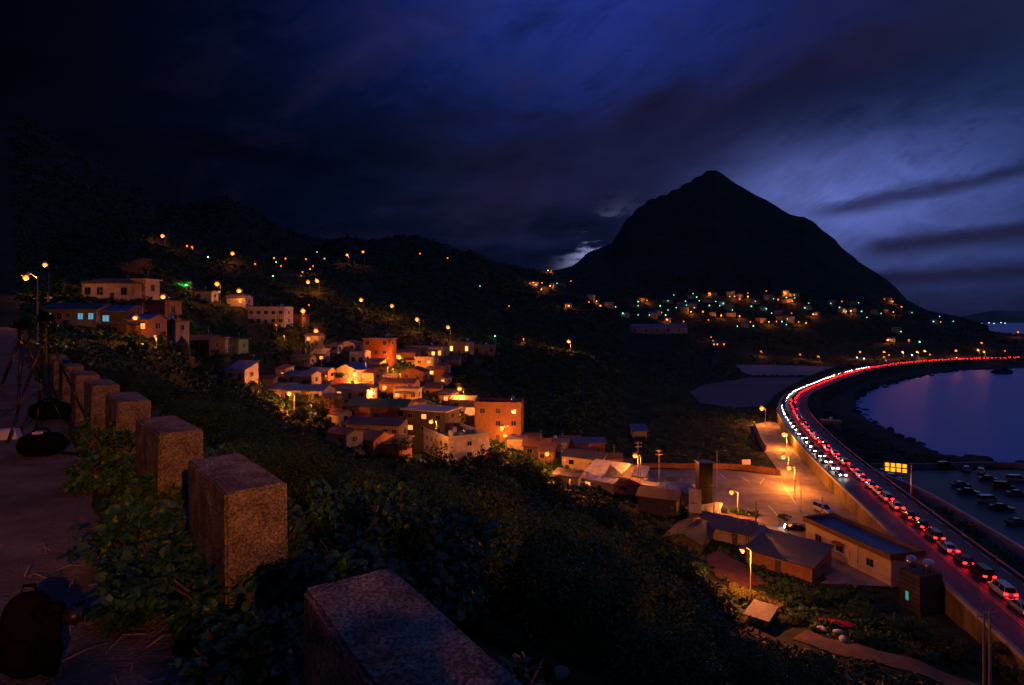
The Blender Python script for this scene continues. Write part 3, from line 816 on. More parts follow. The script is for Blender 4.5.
house('pale gabled hut right of its smaller twin above village', 347, 351, 234, 7, 6, 3, -18, 'gablef', M_w_white, M_r_dark, '--d', 3, 1, group=G1, door=False)
house('red brick three storey house towering over the village lane', 376, 366, 222, 10.5, 8, 10.5, -10, 'slab', M_w_brick, M_conc, 'd-dodd', 3, 3, 'tank', group=G1)
house('dark brown house between brick house and lit terrace', 405, 362, 238, 9, 7, 4, -12, 'gable', M_w_terra, M_r_brown, 'od-', 3, 1, group=G1)
house('long terrace with glowing yellow windows at the top of village', 424, 359, 250, 17, 8, 5, -12, 'slab', M_w_cream, M_conc, 'yodyyo', 6, 1, 'awn', group=G1)
house('terrace end house with orange lit front and flat roof', 459, 355, 265, 11, 7, 5.6, -10, 'slab', M_w_cream, M_conc, 'yoy', 3, 1, 'tank', group=G1)
house('dark grey flat house at the right end of terrace', 484, 355, 275, 10, 6, 4.6, -6, 'slab', M_w_grey, M_conc, 'd-dd', 4, 1, group=G1)
# village centre
house('cream house with hipped grey roof lit yellow by two lamps', 350, 400, 178, 11, 7, 3.3, -14, 'hip', M_w_cream, M_r_grey, 'oyd', 3, 1, group=G1)
house('brown roofed house squeezed behind the long green roof', 396, 394, 190, 12, 7, 3.6, -10, 'gable', M_w_terra, M_r_brown, 'o-d', 3, 1, group=G1)
house('small red brown house behind the village street lamps', 412, 381, 205, 9, 6, 3.4, -14, 'gablef', M_w_terra, M_r_red, 'do', 2, 1, group=G1)
house('long house with green sheet roof and shaded brown front', 376, 421, 160, 17.5, 8, 4.2, -6, 'gable', M_w_terra, M_r_green, 'd-d-d', 5, 1, group=G1, pitch=.36)
house('low house with dark roof and columned front below green roof', 372, 440, 146, 15, 7, 4, -16, 'gable', M_w_cream, M_r_dark, 'dddddd', 6, 1, group=G1)
house('house with dull red gabled roof at the edge of trees', 358, 452, 134, 9, 7, 3, -28, 'gable', M_w_terra, M_r_red, 'd-', 2, 1, group=G1, pitch=.4)
house('tall dark three storey house with pale edged flat roof', 424, 447, 158, 12, 8, 9.2, -22, 'slab', M_w_dark, M_trim, 'dododd', 3, 3, group=G1, over=.7)
house('orange three storey house at the right edge of village', 498, 442, 166, 13.6, 8, 10.6, -6, 'flat', M_w_terra, M_conc, 'ddd-dd', 3, 3, 'ac tank', group=G1)
house('round shouldered dark hut in front of the orange house', 536, 457, 148, 7, 6, 3, -10, 'gable', M_w_dark, M_r_brown, 'd', 2, 1, group=G1, pitch=.5)
house('low white hut with flat top behind the brightest lamp', 558, 452, 158, 6, 4, 2.8, -6, 'slab', M_w_white, M_r_grey, '-', 1, 1, group=G1, door=False)
house('bluish tin roofed hut at the edge of valley field', 590, 454, 182, 9, 6, 3.2, 4, 'gable', M_w_brick, M_r_blue, 'd-', 2, 1, group=G1)
house('farther blue roofed shed standing alone in the valley', 640, 437, 215, 5, 4, 2.2, 0, 'shed', M_w_grey, M_r_blue, '-', 1, 1, group=G1, door=False)
house('house with long dark blue roof behind the white sloping roof', 581, 470, 138, 11, 7, 3.2, -30, 'gable', M_w_cream, M_r_dark, 'd-', 2, 1, group=G1)
house('house with broad white sloping roof under the trees', 596, 490, 122, 8.5, 9, 2.2, -34, 'shed', M_w_cream, M_r_white, 'o-', 2, 1, group=G1, pitch=.26, door=False)
house('small house with dark blue roof right of white sloping roof', 618, 490, 126, 5, 6, 3, -20, 'shed', M_w_cream, M_r_dark, '-', 1, 1, group=G1, pitch=.2)
house('little shed with shining white sheet roof beside the utility pole', 634, 484, 134, 5, 5, 2.2, -24, 'shed', M_w_grey, M_r_white, '-', 1, 1, group=G1, pitch=.2, door=False)
house('brown huts row house along the red boundary wall', 606, 470, 152, 8, 5, 3, -8, 'gable', M_w_terra, M_r_brown, 'o-d', 3, 1, group=G1)
house('house with blue hipped roof and bright white signboard wall', 679, 512, 122, 9, 7, 4.2, -22, 'hip', M_w_cream, M_r_blue, 'd--', 3, 1, group=G1)
house('dark brown roofed house at the left of blue hipped roof', 657, 515, 114, 8, 7, 3.6, -24, 'gable', M_w_dark, M_r_brown, '-', 1, 1, group=G1, pitch=.26)
house('house with steep dark roof and pale right eave among trees', 682, 550, 100, 6.5, 10, 1.7, -32, 'gablef', M_w_dark, sheet_metal('tarred_roof_sheet', (.022, .022, .028), .6), '-', 1, 1, group=G1, pitch=.4)
house('long low house with dark sheet roof in front of the red car', 722, 541, 108, 9.5, 5, 2.2, -38, 'shed', M_w_cream, M_r_dark, 'd-', 2, 1, group=G1, pitch=.16)
house('small lean-to with pale blue grey roof beside dark sheds', 746, 545, 108, 4.2, 4, 1.9, -38, 'shed', M_w_grey, M_r_grey, '-', 1, 1, group=G1, pitch=.16, door=False)
house('big shed with wide dark sheet roof beside roadside hall', 778, 572, 96, 11, 9, 2.4, -46, 'shed', M_w_terra, M_r_dark, '-o-', 3, 1, group=G1, pitch=.12)
house('tiny white roofed hut among bushes below the slope lamp', 757, 624, 72, 2.4, 3.4, .9, -40, 'shed', M_w_cream, M_r_grey, '-', 1, 1, group=G1, pitch=.1, door=False)
# the rest of the crowded village centre
EXTRA = [
 ('low hut with rusty red roof wedged beside the gabled pink house', 366, 381, 200, 6, 5, 2.8, -20, 'gable', M_w_cream, M_r_red, 'o-', 2, ''),
 ('narrow cream house with grey roof right of the pink gable', 372, 372, 212, 6.5, 5, 3.6, -14, 'shed', M_w_cream, M_r_grey, 'do', 2, ''),
 ('pale flat roofed house with steel tank left of brick house', 357, 366, 222, 6, 6, 4.4, -8, 'flat', M_w_white, M_conc, 'dd', 2, 'tank'),
 ('terracotta hut with bluish roof behind the left blue roofs', 318, 380, 190, 7, 5, 3, -16, 'gable', M_w_terra, M_r_blue, '-d', 2, ''),
 ('dark lean-to before the columned house', 348, 437, 144, 6, 4, 2.4, -20, 'shed', M_w_grey, M_r_dark, '-', 1, ''),
 ('cream house with awning below the brown roofed house', 405, 401, 180, 8, 5, 3.8, -10, 'slab', M_w_cream, M_conc, 'oyd', 3, 'awn'),
 ('house with grey sheet roof between dark three storey house and orange house', 462, 411, 182, 8, 6, 3.6, -12, 'gable', M_w_grey, M_r_grey, 'd-', 2, ''),
 ('small orange lit hut behind the leaves of the yellow tree', 446, 404, 192, 5.5, 5, 3.4, -16, 'shed', M_w_terra, M_r_dark, 'o', 1, ''),
 ('brick hut with white front step right of the red brown house', 436, 377, 216, 7, 5, 3.2, -8, 'gable', M_w_brick, M_r_brown, 'y-', 2, ''),
 ('cream two storey house under the terrace windows', 424, 372, 226, 8, 6, 5.2, -12, 'flat', M_w_cream, M_conc, 'dydo', 2, 'ac'),
 ('grey house with dark shed roof under the terrace end', 448, 366, 244, 9, 5, 3, -10, 'shed', M_w_grey, M_r_dark, 'd-', 2, ''),
 ('bluish sheet roofed shed joined to the orange three storey house', 474, 430, 172, 6, 6, 4.4, -6, 'shed', M_w_grey, M_r_blue, '-', 1, ''),
 ('white garage with flat roof at the foot of orange house', 516, 449, 156, 5, 4, 2.7, -4, 'slab', M_w_white, M_conc, '-', 1, ''),
 ('grey hut with sagging dark roof left of red gable', 336, 446, 138, 6, 5, 2.6, -30, 'gable', M_w_grey, M_r_brown, '-d', 2, ''),
 ('terracotta house with dark roof below red gabled roof', 386, 455, 132, 7, 5, 2.6, -26, 'shed', M_w_terra, M_r_dark, 'd-', 2, ''),
 ('small cream hut with lit window by the lane lamp on the slope', 312, 343, 218, 6, 5, 3, -10, 'gable', M_w_cream, M_r_brown, 'o-', 2, ''),
 ('dim grey house among shrubs above the blue roofs', 300, 366, 200, 7, 5, 3, -8, 'gable', M_w_grey, M_r_dark, '-d', 2, ''),
 ('brown hut on the slope left of blue roofs', 262, 388, 178, 6, 5, 2.6, 6, 'gable', M_w_dark, M_r_brown, '-', 1, ''),
 ('rusty roofed shed behind the low white hut', 571, 448, 172, 6, 4, 2.6, 2, 'gable', M_w_terra, M_r_red, '-', 1, ''),
 ('brown brick shed in front of the bluish tin hut', 585, 462, 164, 6, 4, 2.4, -6, 'shed', M_w_brick, M_r_brown, '-o', 2, ''),
 ('small cream shed with lit side near the red wall end', 622, 475, 150, 5, 4, 2.6, -10, 'shed', M_w_cream, M_r_dark, 'o', 1, ''),
 ('dark tin shed among leaves left of white sloping roof', 566, 486, 124, 6, 5, 2.4, -30, 'gable', M_w_cream, M_r_dark, '-', 1, ''),
 ('flat grey store between white sheet shed and brown house', 643, 498, 124, 6, 5, 2.8, -22, 'slab', M_w_grey, M_conc, '-d', 2, ''),
 ('long white eaved shed right of the blue hipped roof', 702, 523, 117, 6, 4, 2.6, -30, 'shed', M_w_cream, M_r_grey, 'd', 1, ''),
 ('pale upper house with glowing door high left of pinkish house', 236, 306, 245, 8, 6, 3.6, -4, 'gable', M_w_white, M_r_dark, '-o', 2, ''),
 ('small flat house under the left mountainside lamps', 203, 300, 215, 7, 5, 3.2, -4, 'slab', M_w_white, M_conc, 'd-', 2, ''),
 ('dark house with pale eaves above the white lone house', 207, 352, 165, 6, 5, 3, -12, 'shed', M_w_grey, M_r_grey, 'd-', 2, ''),
]
for (lab, px, py, Y, w, d, h, rot, rf_, wm_, rm_, wn, nx_, ex_) in EXTRA:
    house(lab, px, py, Y, w, d, h, rot, rf_, wm_, rm_, wn, nx_, 2 if h > 5 else 1, ex_, group=G1, door=nx_ > 2, pitch=.34 if rf_ == 'gable' else .18)

# white two storey house, long facade to the lower left
def facade_house():
    a, b = Vector((-26.7, 160, 0)), Vector((-14.5, 140, 0))
    r = math.atan2(b.y - a.y, b.x - a.x)
    m = (a + b) / 2
    t = house('white two storey house with window row and green flat roof', 0, 0, 0, 22, 11, 5.2, math.degrees(r), 'flat', M_w_white, mat('green_roof_coating', (.05, .14, .12), .6, .25, .6), 'dddddddddd', 8, 2, 'trim', group=G1, at=(m.x, m.y, 12.0), door=False)
    c = MB()
    for x, y in ((-6, 4), (2, 6), (6, 3)): c.box(x - .4, x + .4, y - .4, y + .4, 5.26, 6.5)
    c.build('roof_vent', M_w_white, t)
fr = random.Random(21)
for (px, py, Y) in ((340, 392, 186), (362, 396, 184), (388, 385, 200), (380, 374, 212), (413, 366, 232), (440, 384, 206), (432, 396, 192), (326, 408, 160), (333, 425, 150), (412, 412, 172), (452, 425, 168), (470, 420, 176), (530, 446, 162), (546, 462, 146), (604, 480, 140), (628, 494, 126), (664, 500, 126), (440, 372, 228), (318, 362, 205), (280, 376, 190)):
    k = fr.randrange(3)
    lab = ('small cream hut with rusty red roof squeezed among larger village houses', 'small grey hut with dark sheet roof squeezed among larger village houses', 'small terracotta hut with brown tile roof squeezed among larger village houses')[k]
    house(lab, px, py, Y, fr.uniform(4, 6), fr.uniform(3.5, 5), fr.uniform(2.3, 3), fr.uniform(-30, 10), fr.choice(['gable', 'shed', 'gablef']), (M_w_cream, M_w_grey, M_w_terra)[k], (M_r_red, M_r_dark, M_r_brown)[k], 'd-' if fr.random() < .6 else '-o', 2, 1, group='small huts squeezed among the village houses', door=False, pitch=fr.uniform(.18, .4), cat='hut', name='hut')
facade_house()
# the hall beside the road
def hall():
    a, b = Vector((56.4, 115.2, 0)), Vector((61.2, 96.9, 0))
    r = math.atan2(b.y - a.y, b.x - a.x); w = (b - a).length
    m = (a + b) / 2; d, h = 6.3, 4.2
    t = thing('roadside_hall', 'long pale orange lit hall with blue flat roof beside the road wall', 'building', (m.x, m.y, 2.75), r)
    PADS.append((m.x + 3, m.y + 1, 2.6, 9))
    wl = MB(); wl.box(-w / 2, w / 2, 0, d, -2, h); wl.build('wall', mat('peach_plaster', (.55, .47, .40), .85, .08, .8, 0, .3, .1, 8, (.40, .33, .27)), t)
    pr = MB(); pr.box(-w / 2 - .35, w / 2 + .3, -.45, -.1, h + .01, h + .95); pr.box(-w / 2 - .35, w / 2 + .3, d + .1, d + .45, h + .01, h + .95)
    pr.box(-w / 2 - .35, -w / 2, -.097, d + .097, h + .01, h + .95); pr.box(w / 2 - .05, w / 2 + .3, -.097, d + .097, h + .01, h + .95)
    pr.build('parapet', mat('brown_fascia', (.14, .085, .05), .8, .25, .7), t)
    rf = MB(); rf.box(-w / 2 + .003, w / 2 - .06, -.09, d + .09, h + .02, h + .3); rf.build('roof', mat('blue_roof_coating', (.06, .10, .20), .4, .3, .4), t)
    sl_ = MB(); sl_.box(-w / 2 - .1, w / 2 + .1, -.25, -.003, .9, 1.05); sl_.build('ledge', M_trim, t)
    for x in (-6.2, -1.2, 5.4):
        win(t, x, 1.5, 1.5, 1.35, 0, 'f', M_glass)
    aw = MB(); aw.add([(-2.3, -.004, 3.25), (-.1, -.004, 3.25), (-.1, -.9, 2.85), (-2.3, -.9, 2.85), (-2.3, -.004, 3.2), (-.1, -.004, 3.2), (-.1, -.9, 2.8), (-2.3, -.9, 2.8)], [(0, 3, 2, 1), (4, 5, 6, 7), (3, 7, 6, 2), (0, 4, 7, 3), (1, 2, 6, 5)]); aw.build('window_awning', M_r_brown, t)
    pp = MB(); pp.tube([(3.0, -.12, .2), (3.0, -.12, h - .2)], .05, n=6); pp.tube([(1.2, -.12, 1.2), (1.2, -.12, 2.6)], .04, n=6); pp.build('drain_pipe', M_w_grey, t)
    # dark service tower at the end of the hall
    x, y = onz(905, 612, 2.3)
    k = thing('service_tower', 'dark block shed behind the hall carrying two steel water tanks', 'shed', (x + 1.2, y + .8, 2.3), r)
    PADS.append((x, y + 1, 2.2, 4))
    wl = MB(); wl.box(-1.7, 1.7, 0, 4.2, -2, 5.6); wl.build('wall', M_w_dark, k)
    rl = MB()
    for i in range(7): rl.box(-1.75, 1.75, -.08, -.003, .5 + i * .72, .62 + i * .72)
    rl.build('slat_screen', mat('black_slats', (.03, .03, .03), .8), k)
    g = MB(); g.box(-.55, -.1, -.13, -.085, 1.3, 2.6); g.build('window', glow('teal_window', (.08, .7, .55), .35), k)
    for i, (tx, ty, lab) in enumerate(((-.95, 1.4, 'steel water tank on the dark tower, the one nearer the hall'), (.9, 2.6, 'steel water tank on the dark tower, the one nearer the road'))):
        c, s_ = math.cos(r), math.sin(r)
        wt_ = thing('water_tank', lab, 'water tank', (x + 1.2 + tx * c - ty * s_, y + .8 + tx * s_ + ty * c, 7.9), r)
        q = MB(); q.tube([(0, 0, .35), (0, 0, 1.7)], .66, n=18); q.ball((0, 0, 1.7), .66, 18, 8, .42); q.build('drum', M_tank, wt_, smooth=True)
        l = MB()
        for a2 in range(4): l.tube([(.5 * math.cos(a2 * 1.571), .5 * math.sin(a2 * 1.571), 0), (.5 * math.cos(a2 * 1.571), .5 * math.sin(a2 * 1.571), .36)], .05, n=6)
        l.build('stand', M_steel, wt_)
hall()
# white billboard on the boundary wall, signboard on the blue roofed house
x, y = 66.6, 170.6
t = thing('billboard', 'small blank white board on the red wall behind the lot', 'sign', (x, y, 4.2))
b_ = MB(); b_.box(-1.2, 1.2, -.08, .08, .15, 1.55); b_.build('board', M_w_white, t); b_ = MB(); b_.box(-.9, -.8, -.05, .05, 0, .15); b_.box(.8, .9, -.05, .05, 0, .15); b_.build('feet', M_steel, t)
x, y, z = ray(695, 497, 118)
t = thing('signboard', 'tall white signboard wall lit beside the blue hipped roof', 'sign', (x, y, z - 4), math.radians(-20))
b_ = MB(); b_.box(-1.15, 1.15, -.1, .1, .9, 5.6); b_.build('board', M_w_white, t); b_ = MB(); b_.box(-.9, -.75, -.06, .06, -3, .9); b_.box(.75, .9, -.06, .06, -3, .9); b_.build('posts', M_steel, t)
b_ = MB(); b_.box(-.6, -.2, -.112, -.103, 2.6, 3.0); b_.box(-.1, .5, -.112, -.103, 2.75, 2.9); b_.build('emblem', mat('grey_blue_paint', (.15, .18, .3), .6), t)
# long warehouse at the mountain foot
x, y, z = land(660, 334, 690, 1, .8, 1.2)
house('long pale grey warehouse in the dark valley below the far village', 0, 0, 0, 60, 16, 8, 2, 'gable', M_w_white, M_r_grey, 'd-', 10, 1, at=(x, y, z), cat='warehouse', name='warehouse', door=False)
x, y, z = land(719, 346.5, 560, .2, .8, 1.2)
house('small open shed glowing orange in the dark valley', 0, 0, 0, 15, 8, 4.5, 4, 'gable', M_w_terra, M_r_dark, 'oo-o', 4, 1, at=(x, y, z), cat='shed', name='shed', door=False)
build_ground()
# ------------------------------------------------------------------ street lamps
SOD = (1.0, .235, .026)
KP = 1.4
LSHARE = {}
def lamp(px, py, Y, label, P=2600, up=6.0, group=None, rot=None, solve=True, bulb=None, rad=None, col=SOD, arm=1.3):
    if solve:
        x, y, z = land(px, py, Y, up, .75, 1.3)
    else:
        x, y, z = ray(px, py, Y)
    g = H(x, y)
    hgt = max(z - g, 2.5)
    r = rad or min(.95, max(.26, y * .0035))
    rot = random.uniform(-.6, .6) if rot is None else rot
    t = thing('street_lamp', label, 'street lamp', (x, y, z - hgt), rot, group)
    p = MB(); p.tube([(arm, .1, -1.5), (arm, .1, hgt + .15)], .11, .07, 7); p.build('pole', M_conc, t)
    a = MB(); a.tube([(arm, .1, hgt), (arm * .5, .05, hgt + .42), (0, 0, hgt + .42)], .05, .04, 6); a.build('arm', M_steel, t)
    h = MB(); h.tube([(.35, 0, hgt + r + .16), (-.3 - r * .5, 0, hgt + r + .12)], .14 + r * .3, .1 + r * .3, 8); h.build('lamp_head', M_steel, t)
    b = MB(); b.ball((0, 0, hgt), r, 10, 6, .8); b.build('bulb', bulb or M_bulb, t, smooth=True)
    ld = bpy.data.lights.new('lamp_light', 'POINT'); ld.energy = P * KP; ld.color = col; ld.shadow_soft_size = .12
    obj('lamp_light', ld, t, None, (0, 0, hgt - r * .8 - .25))
    return t
GL = 'sodium street lamps of the hillside village'
NEAR = [
 (26, 278, 82, 'street lamp on a tall pole where the hillside road leaves at left', 1092, 5.6),
 (45, 265, 108, 'street lamp up and right behind the tall pole lamp at left', 1092, 7),
 (163, 297, 128, 'street lamp over the orange brown block house', 924, 6),
 (135, 318, 118, 'small street lamp over the glowing orange shopfront', 900, 4.4),
 (217, 284, 225, 'left one of the two street lamps above the green lit tree', 1260, 7),
 (239, 291, 228, 'right one of the two street lamps above the green lit tree', 1008, 7),
 (316, 331, 212, 'street lamp over the lane between pinkish house and gabled huts', 1890, 7),
 (303, 311, 236, 'street lamp beside the little orange lit house', 1470, 7),
 (308, 282, 330, 'left lamp of the close pair high above the village', 1470, 7),
 (317, 281, 335, 'right lamp of the close pair high above the village', 1470, 7),
 (361, 300, 300, 'street lamp first in the row that steps down above village, dimmest', 1680, 7),
 (392, 306, 305, 'street lamp second in the row that steps down above village', 1890, 7),
 (417, 319.5, 295, 'street lamp third in the row that steps down above village', 1890, 7),
 (448, 327.5, 285, 'street lamp over the right end of the lit terrace', 2100, 7),
 (399, 357, 215, 'street lamp in front of the red brick three storey house', 5500, 6.5),
 (354.5, 373.5, 186, 'street lamp at the gable of the bright pink white house', 5500, 6),
 (371.5, 390, 172, 'street lamp behind the long green sheet roof', 4500, 6.5),
 (289, 393.5, 152, 'street lamp in front of the blue sheet roofed house', 3600, 5),
 (459.5, 389, 190, 'street lamp among leaves lit bright yellow behind the orange house', 4200, 7),
 (431, 422, 137, 'street lamp on the parapet side of white two storey house', 3400, 8),
 (502, 428, 148, 'street lamp at the foot of the orange three storey house', 4200, 6),
 (547, 454, 128, 'brightest street lamp at the tree edge by the white hut', 3800, 6),
 (568.5, 341.5, 330, 'lone street lamp on the dark slope above valley field', 4200, 7),
 (635, 456, 141, 'street lamp on the utility pole by the shining white shed', 3200, 6),
 (731.5, 492.5, 128, 'street lamp on a pale post before the lot hedge', 5670, 6.5),
 (789, 468, 152, 'nearest of three lot lamps beside the lane', 8775, 7),
 (783.5, 457, 166, 'middle one of three lot lamps beside the lane', 4500, 7),
 (784, 434.5, 198, 'farthest of three lot lamps beside the lane', 8100, 7),
 (762, 408.5, 243, 'street lamp at the far corner of the lot by pale lane wall', 6500, 7),
 (742.5, 551, 86, 'street lamp on the slope above the glowing bushes', 5500, 5.5),
 (162.5, 236, 400, 'highest street lamp on the left mountainside', 1680, 7),
 (232.5, 253.5, 330, 'twin glowing lamp on the left mountainside below the ridge', 1092, 6),
 (347, 255, 390, 'bright lamp right of the mountainside hamlet lights', 1092, 7),
 (363, 252, 405, 'reddish lamp at the right end of mountainside hamlet', 672, 7),
]
for px, py, Y, lab, P, up in NEAR:
    solve = not (590 < px < 800 and py > 400 or px == 431)
    if not solve:
        g = 2.7 if px > 700 and py < 520 else None
        lamp(px, py, Y, lab, P, up, GL if px < 600 else 'street lamps around the parking lot', solve=False)
    else:
        lamp(px, py, Y, lab, P * (1.5 if 332 < py else 1), up, GL)
# dim house lamps: a bulb under a small shade on a bracket, on a short post
def small_lamp(px, py, Y, mat_, label, group, P=0, col=SOD, rad=.3, up=3.2, solve=True):
    x, y, z = land(px, py, Y, up, .75, 1.3) if solve else ray(px, py, Y)
    g = min(H(x, y), z - 1)
    t = thing('house_lamp', label, 'lamp', (x, y, g), 0, group)
    h = z - g
    p = MB(); p.tube([(0, rad + .12, -1), (0, rad + .12, h + rad)], .06, .05, 5); p.build('post', M_steel, t)
    s_ = MB(); s_.tube([(0, 0, h + rad * .75), (0, 0, h + rad * 1.35)], rad * 1.1, rad * .3, 8); s_.build('lamp_shade', M_steel, t)
    b = MB(); b.ball((0, 0, h), rad, 8, 5); b.build('bulb', mat_, t)
    if P:
        ld = bpy.data.lights.new('lamp_light', 'POINT'); ld.energy = P; ld.color = col; ld.shadow_soft_size = .15
        obj('lamp_light', ld, t, None, (0, 0, h - rad - .3))
    return t
for px, py, Y, lab, P in [
 (155, 336, 108, 'dim orange lamp low among the trees right of the shopfront', 200), (276, 325, 215, 'dim orange lamp below the pinkish two storey house', 300),
 (326, 376, 180, 'dim orange lamp left of the bright pink white house', 500), (284, 336, 205, 'dim lamp among orange lit shrubs under the lane', 500),
 (309, 305, 240, 'dim lamp just above the lamp of the orange house', 300), (311, 405, 150, 'dim lamp before the dark tree by blue roofs', 600), (327, 390, 172, 'dim lamp on cream house with hipped roof', 500),
 (423, 346.5, 246, 'dim wall lamp on the lit terrace', 900), (504, 434, 147, 'lower lamp close beneath the orange house lamp', 900), (419, 399, 165, 'dim lamp on the roof terrace of tall dark house', 700),
 (523.5, 339, 300, 'dim lamp by shrubs right of the terrace', 700), (570, 480, 118, 'dim lamp in the leaves left of white sloping roof', 250), (686, 493, 119, 'dim lamp at the side of the signboard house', 250),
 (509, 306, 420, 'single dim lamp on the slope above valley', 150), (447.6, 258, 560, 'tiny amber light under the middle ridge, right one', 0), (420, 253.6, 600, 'tiny amber light under the middle ridge, left one', 0),
 (192, 247, 415, 'dim lamp beside highest mountainside lamp', 300), (187, 246, 418, 'dimmer lamp left of its neighbour near the highest mountainside lamp', 0), (393, 369, 210, 'dim lamp between village roofs under the brick house', 700), (400, 374, 200, 'dim lamp on the small red brown house', 600)]:
    small_lamp(px, py, Y, M_bulbs, lab, 'dim orange lamps on village houses', P, rad=max(.2, Y * .0014))
small_lamp(223, 340, 168, M_bulbg, 'green lamp over the teal walled house', 'green lamps in the village', 500, (.2, 1, .45), .32)
small_lamp(186, 284.5, 205, M_bulbg, 'green floodlight shining into a tree on the left hillside', 'green lamps in the village', 1500, (.05, 1, .2), .1)
small_lamp(190, 283, 206, M_bulb, 'orange lamp beside the green lit tree', 'dim orange lamps on village houses', 600, SOD, .5)
small_lamp(143, 280, 166, M_bulb, 'lamp shining up into the orange tree above the long pale house', 'dim orange lamps on village houses', 4200, SOD, .16, solve=False)
small_lamp(480, 286, 480, M_bulbg, 'single green light on the dark slope under the saddle', 'green lamps in the village', 0, (.2, 1, .4), .5)
small_lamp(495, 336, 290, M_bulbg, 'green lamp right of the terrace roofs', 'green lamps in the village', 200, (.2, 1, .4), .45)
small_lamp(219, 292, 226, M_bulbg, 'little green light between the two hillside street lamps', 'green lamps in the village', 0, (.2, 1, .4), .3)
# mountainside hamlet
for px, py in ((255, 264), (274, 258), (285.5, 258.5), (281, 266), (302.5, 272), (306, 259), (313, 266), (324.5, 258.6), (310, 269)):
    small_lamp(px, py, 385, M_bulb if px in (274, 285.5, 324.5, 306) else M_bulbs, 'small orange lamp of the hamlet high on the left mountainside', 'lamps of the mountainside hamlet', 500 if px in (302.5, 310) else 0, rad=.5)
for px, py in ((276, 262), (317, 252), (208, 257), (273, 276)):
    small_lamp(px, py, 385, M_bulbg if px != 208 else M_bulbw, 'small greenish light of the hamlet high on the left mountainside', 'greenish lights of the mountainside hamlet', 0, rad=.4)
# far village at the foot of the cone-shaped mountain
FO = [(45, 235), (148, 215), (187, 212), (207, 235), (445, 208), (520, 270), (547, 305), (633, 315), (672, 265), (732, 265), (760, 173), (760, 308), (825, 285), (845, 240), (893, 187), (920, 200), (920, 288), (962, 170), (962, 188), (975, 318)]
FG = [(285, 240), (400, 213), (400, 235), (400, 282), (322, 273), (348, 272), (458, 283), (513, 235), (553, 210), (553, 257), (541, 282), (583, 180), (595, 245), (643, 212), (647, 232), (681, 173), (700, 190), (713, 210), (688, 245), (765, 233), (798, 213), (818, 235), (836, 222), (870, 188), (883, 257), (980, 237), (1000, 212), (908, 340), (990, 338)]
FO2 = [(32, 160), (127, 172), (93, 203), (165, 210), (162, 273), (272, 278), (85, 315), (198, 318), (236, 323), (45, 318), (420, 212), (465, 263), (637, 200), (680, 213), (725, 240), (683, 267), (925, 318), (655, 410), (762, 410)]
FG2 = [(70, 200), (135, 192), (175, 180), (178, 195), (32, 250), (60, 273), (83, 287), (112, 315), (140, 303), (135, 332), (230, 245), (250, 222), (363, 223), (407, 243), (505, 220), (442, 263), (520, 263), (547, 295), (620, 275), (765, 265), (778, 270), (920, 290), (888, 315), (990, 315), (722, 367), (817, 418)]
far = [(560 + a * .1953, 260 + b * .1953, 'o') for a, b in FO] + [(560 + a * .1953, 260 + b * .1953, 'g') for a, b in FG] + [(760 + a * .1953, 260 + b * .1953, 'o') for a, b in FO2] + [(760 + a * .1953, 260 + b * .1953, 'g') for a, b in FG2]
far += [(533, 282.5, 'o'), (542, 283, 'o'), (550, 286, 'o'), (571, 281, 'O'), (541.5, 289.5, 'o'), (564, 283, 'g'), (557, 283.5, 'g'), (536, 285, 'g'), (548, 270.5, 'o')]
proto = {}
farpts = []
for i, (px, py, c) in enumerate(far):
    x, y, z = land(px, py, 820, 3.5, .6, 1.35)
    farpts.append((x, y, z))
    big = (i % 3 == 0)
    key = (c, big)
    if key not in proto:
        t = small_lamp(px, py, 820, {'o': M_bulb, 'O': M_bulb, 'g': M_bulbg}[c], 'small sodium lamp of the far village under the cone shaped mountain' if c != 'g' else 'small greenish light of the far village under the cone shaped mountain',
                       'orange lamps of the far village' if c != 'g' else 'greenish lights of the far village', 0, rad=(.95 if big else .6) if c != 'g' else (.85 if big else .6), up=3.5)
        proto[key] = t
    else:
        dup(proto[key]).location = (x, y, z - 3.5)
    if c != 'g' and (i % 2 == 0):
        ld = bpy.data.lights.new('lamp_light', 'POINT'); ld.energy = 3500; ld.color = SOD; ld.shadow_soft_size = .3
        obj('lamp_light', ld, None, None, (x, y - 1.5, z + .5))
# the far village houses round its lamps
vr = random.Random(12)
fproto = []
for k in range(3):
    t = thing('far_house', 'pale little house of the far village under the cone shaped mountain', 'house', (0, 0, -50), 0, 'houses of the far village')
    w, d, h = 8 + 2 * k, 7, 4 + 2 * (k == 1)
    b = MB(); b.box(-w / 2, w / 2, -d / 2, d / 2, -4, h); b.build('wall', (M_w_white, M_w_grey, M_w_cream)[k], t)
    b = MB(); b.add([(-w / 2 - .4, -d / 2 - .4, h + .01), (w / 2 + .4, -d / 2 - .4, h + .01), (w / 2 + .4, d / 2 + .4, h + .01), (-w / 2 - .4, d / 2 + .4, h + .01), (-w / 2 - .4, 0, h + 1.6), (w / 2 + .4, 0, h + 1.6)], [(3, 2, 1, 0), (0, 1, 5, 4), (2, 3, 4, 5), (0, 4, 3), (1, 2, 5)]); b.build('roof', (M_r_grey, M_conc, M_r_brown)[k], t)
    for xx in (-w * .25, w * .25):
        b = MB(); b.box(xx - .6, xx + .6, -d / 2 - .05, -d / 2 - .003, 1.2, 2.6); b.build('window', M_glass, t)
    fproto.append(t)
for i, (x, y, z) in enumerate(farpts):
    if i % 2: continue
    k = (i // 2) % 3
    t = fproto[k] if i // 2 < 3 else dup(fproto[k])
    x2, y2 = x + vr.uniform(-9, 9), y + vr.uniform(4, 12)
    t.location = (x2, y2, H(x2, y2) - .3); t.rotation_euler = (0, 0, vr.uniform(-.6, .6))
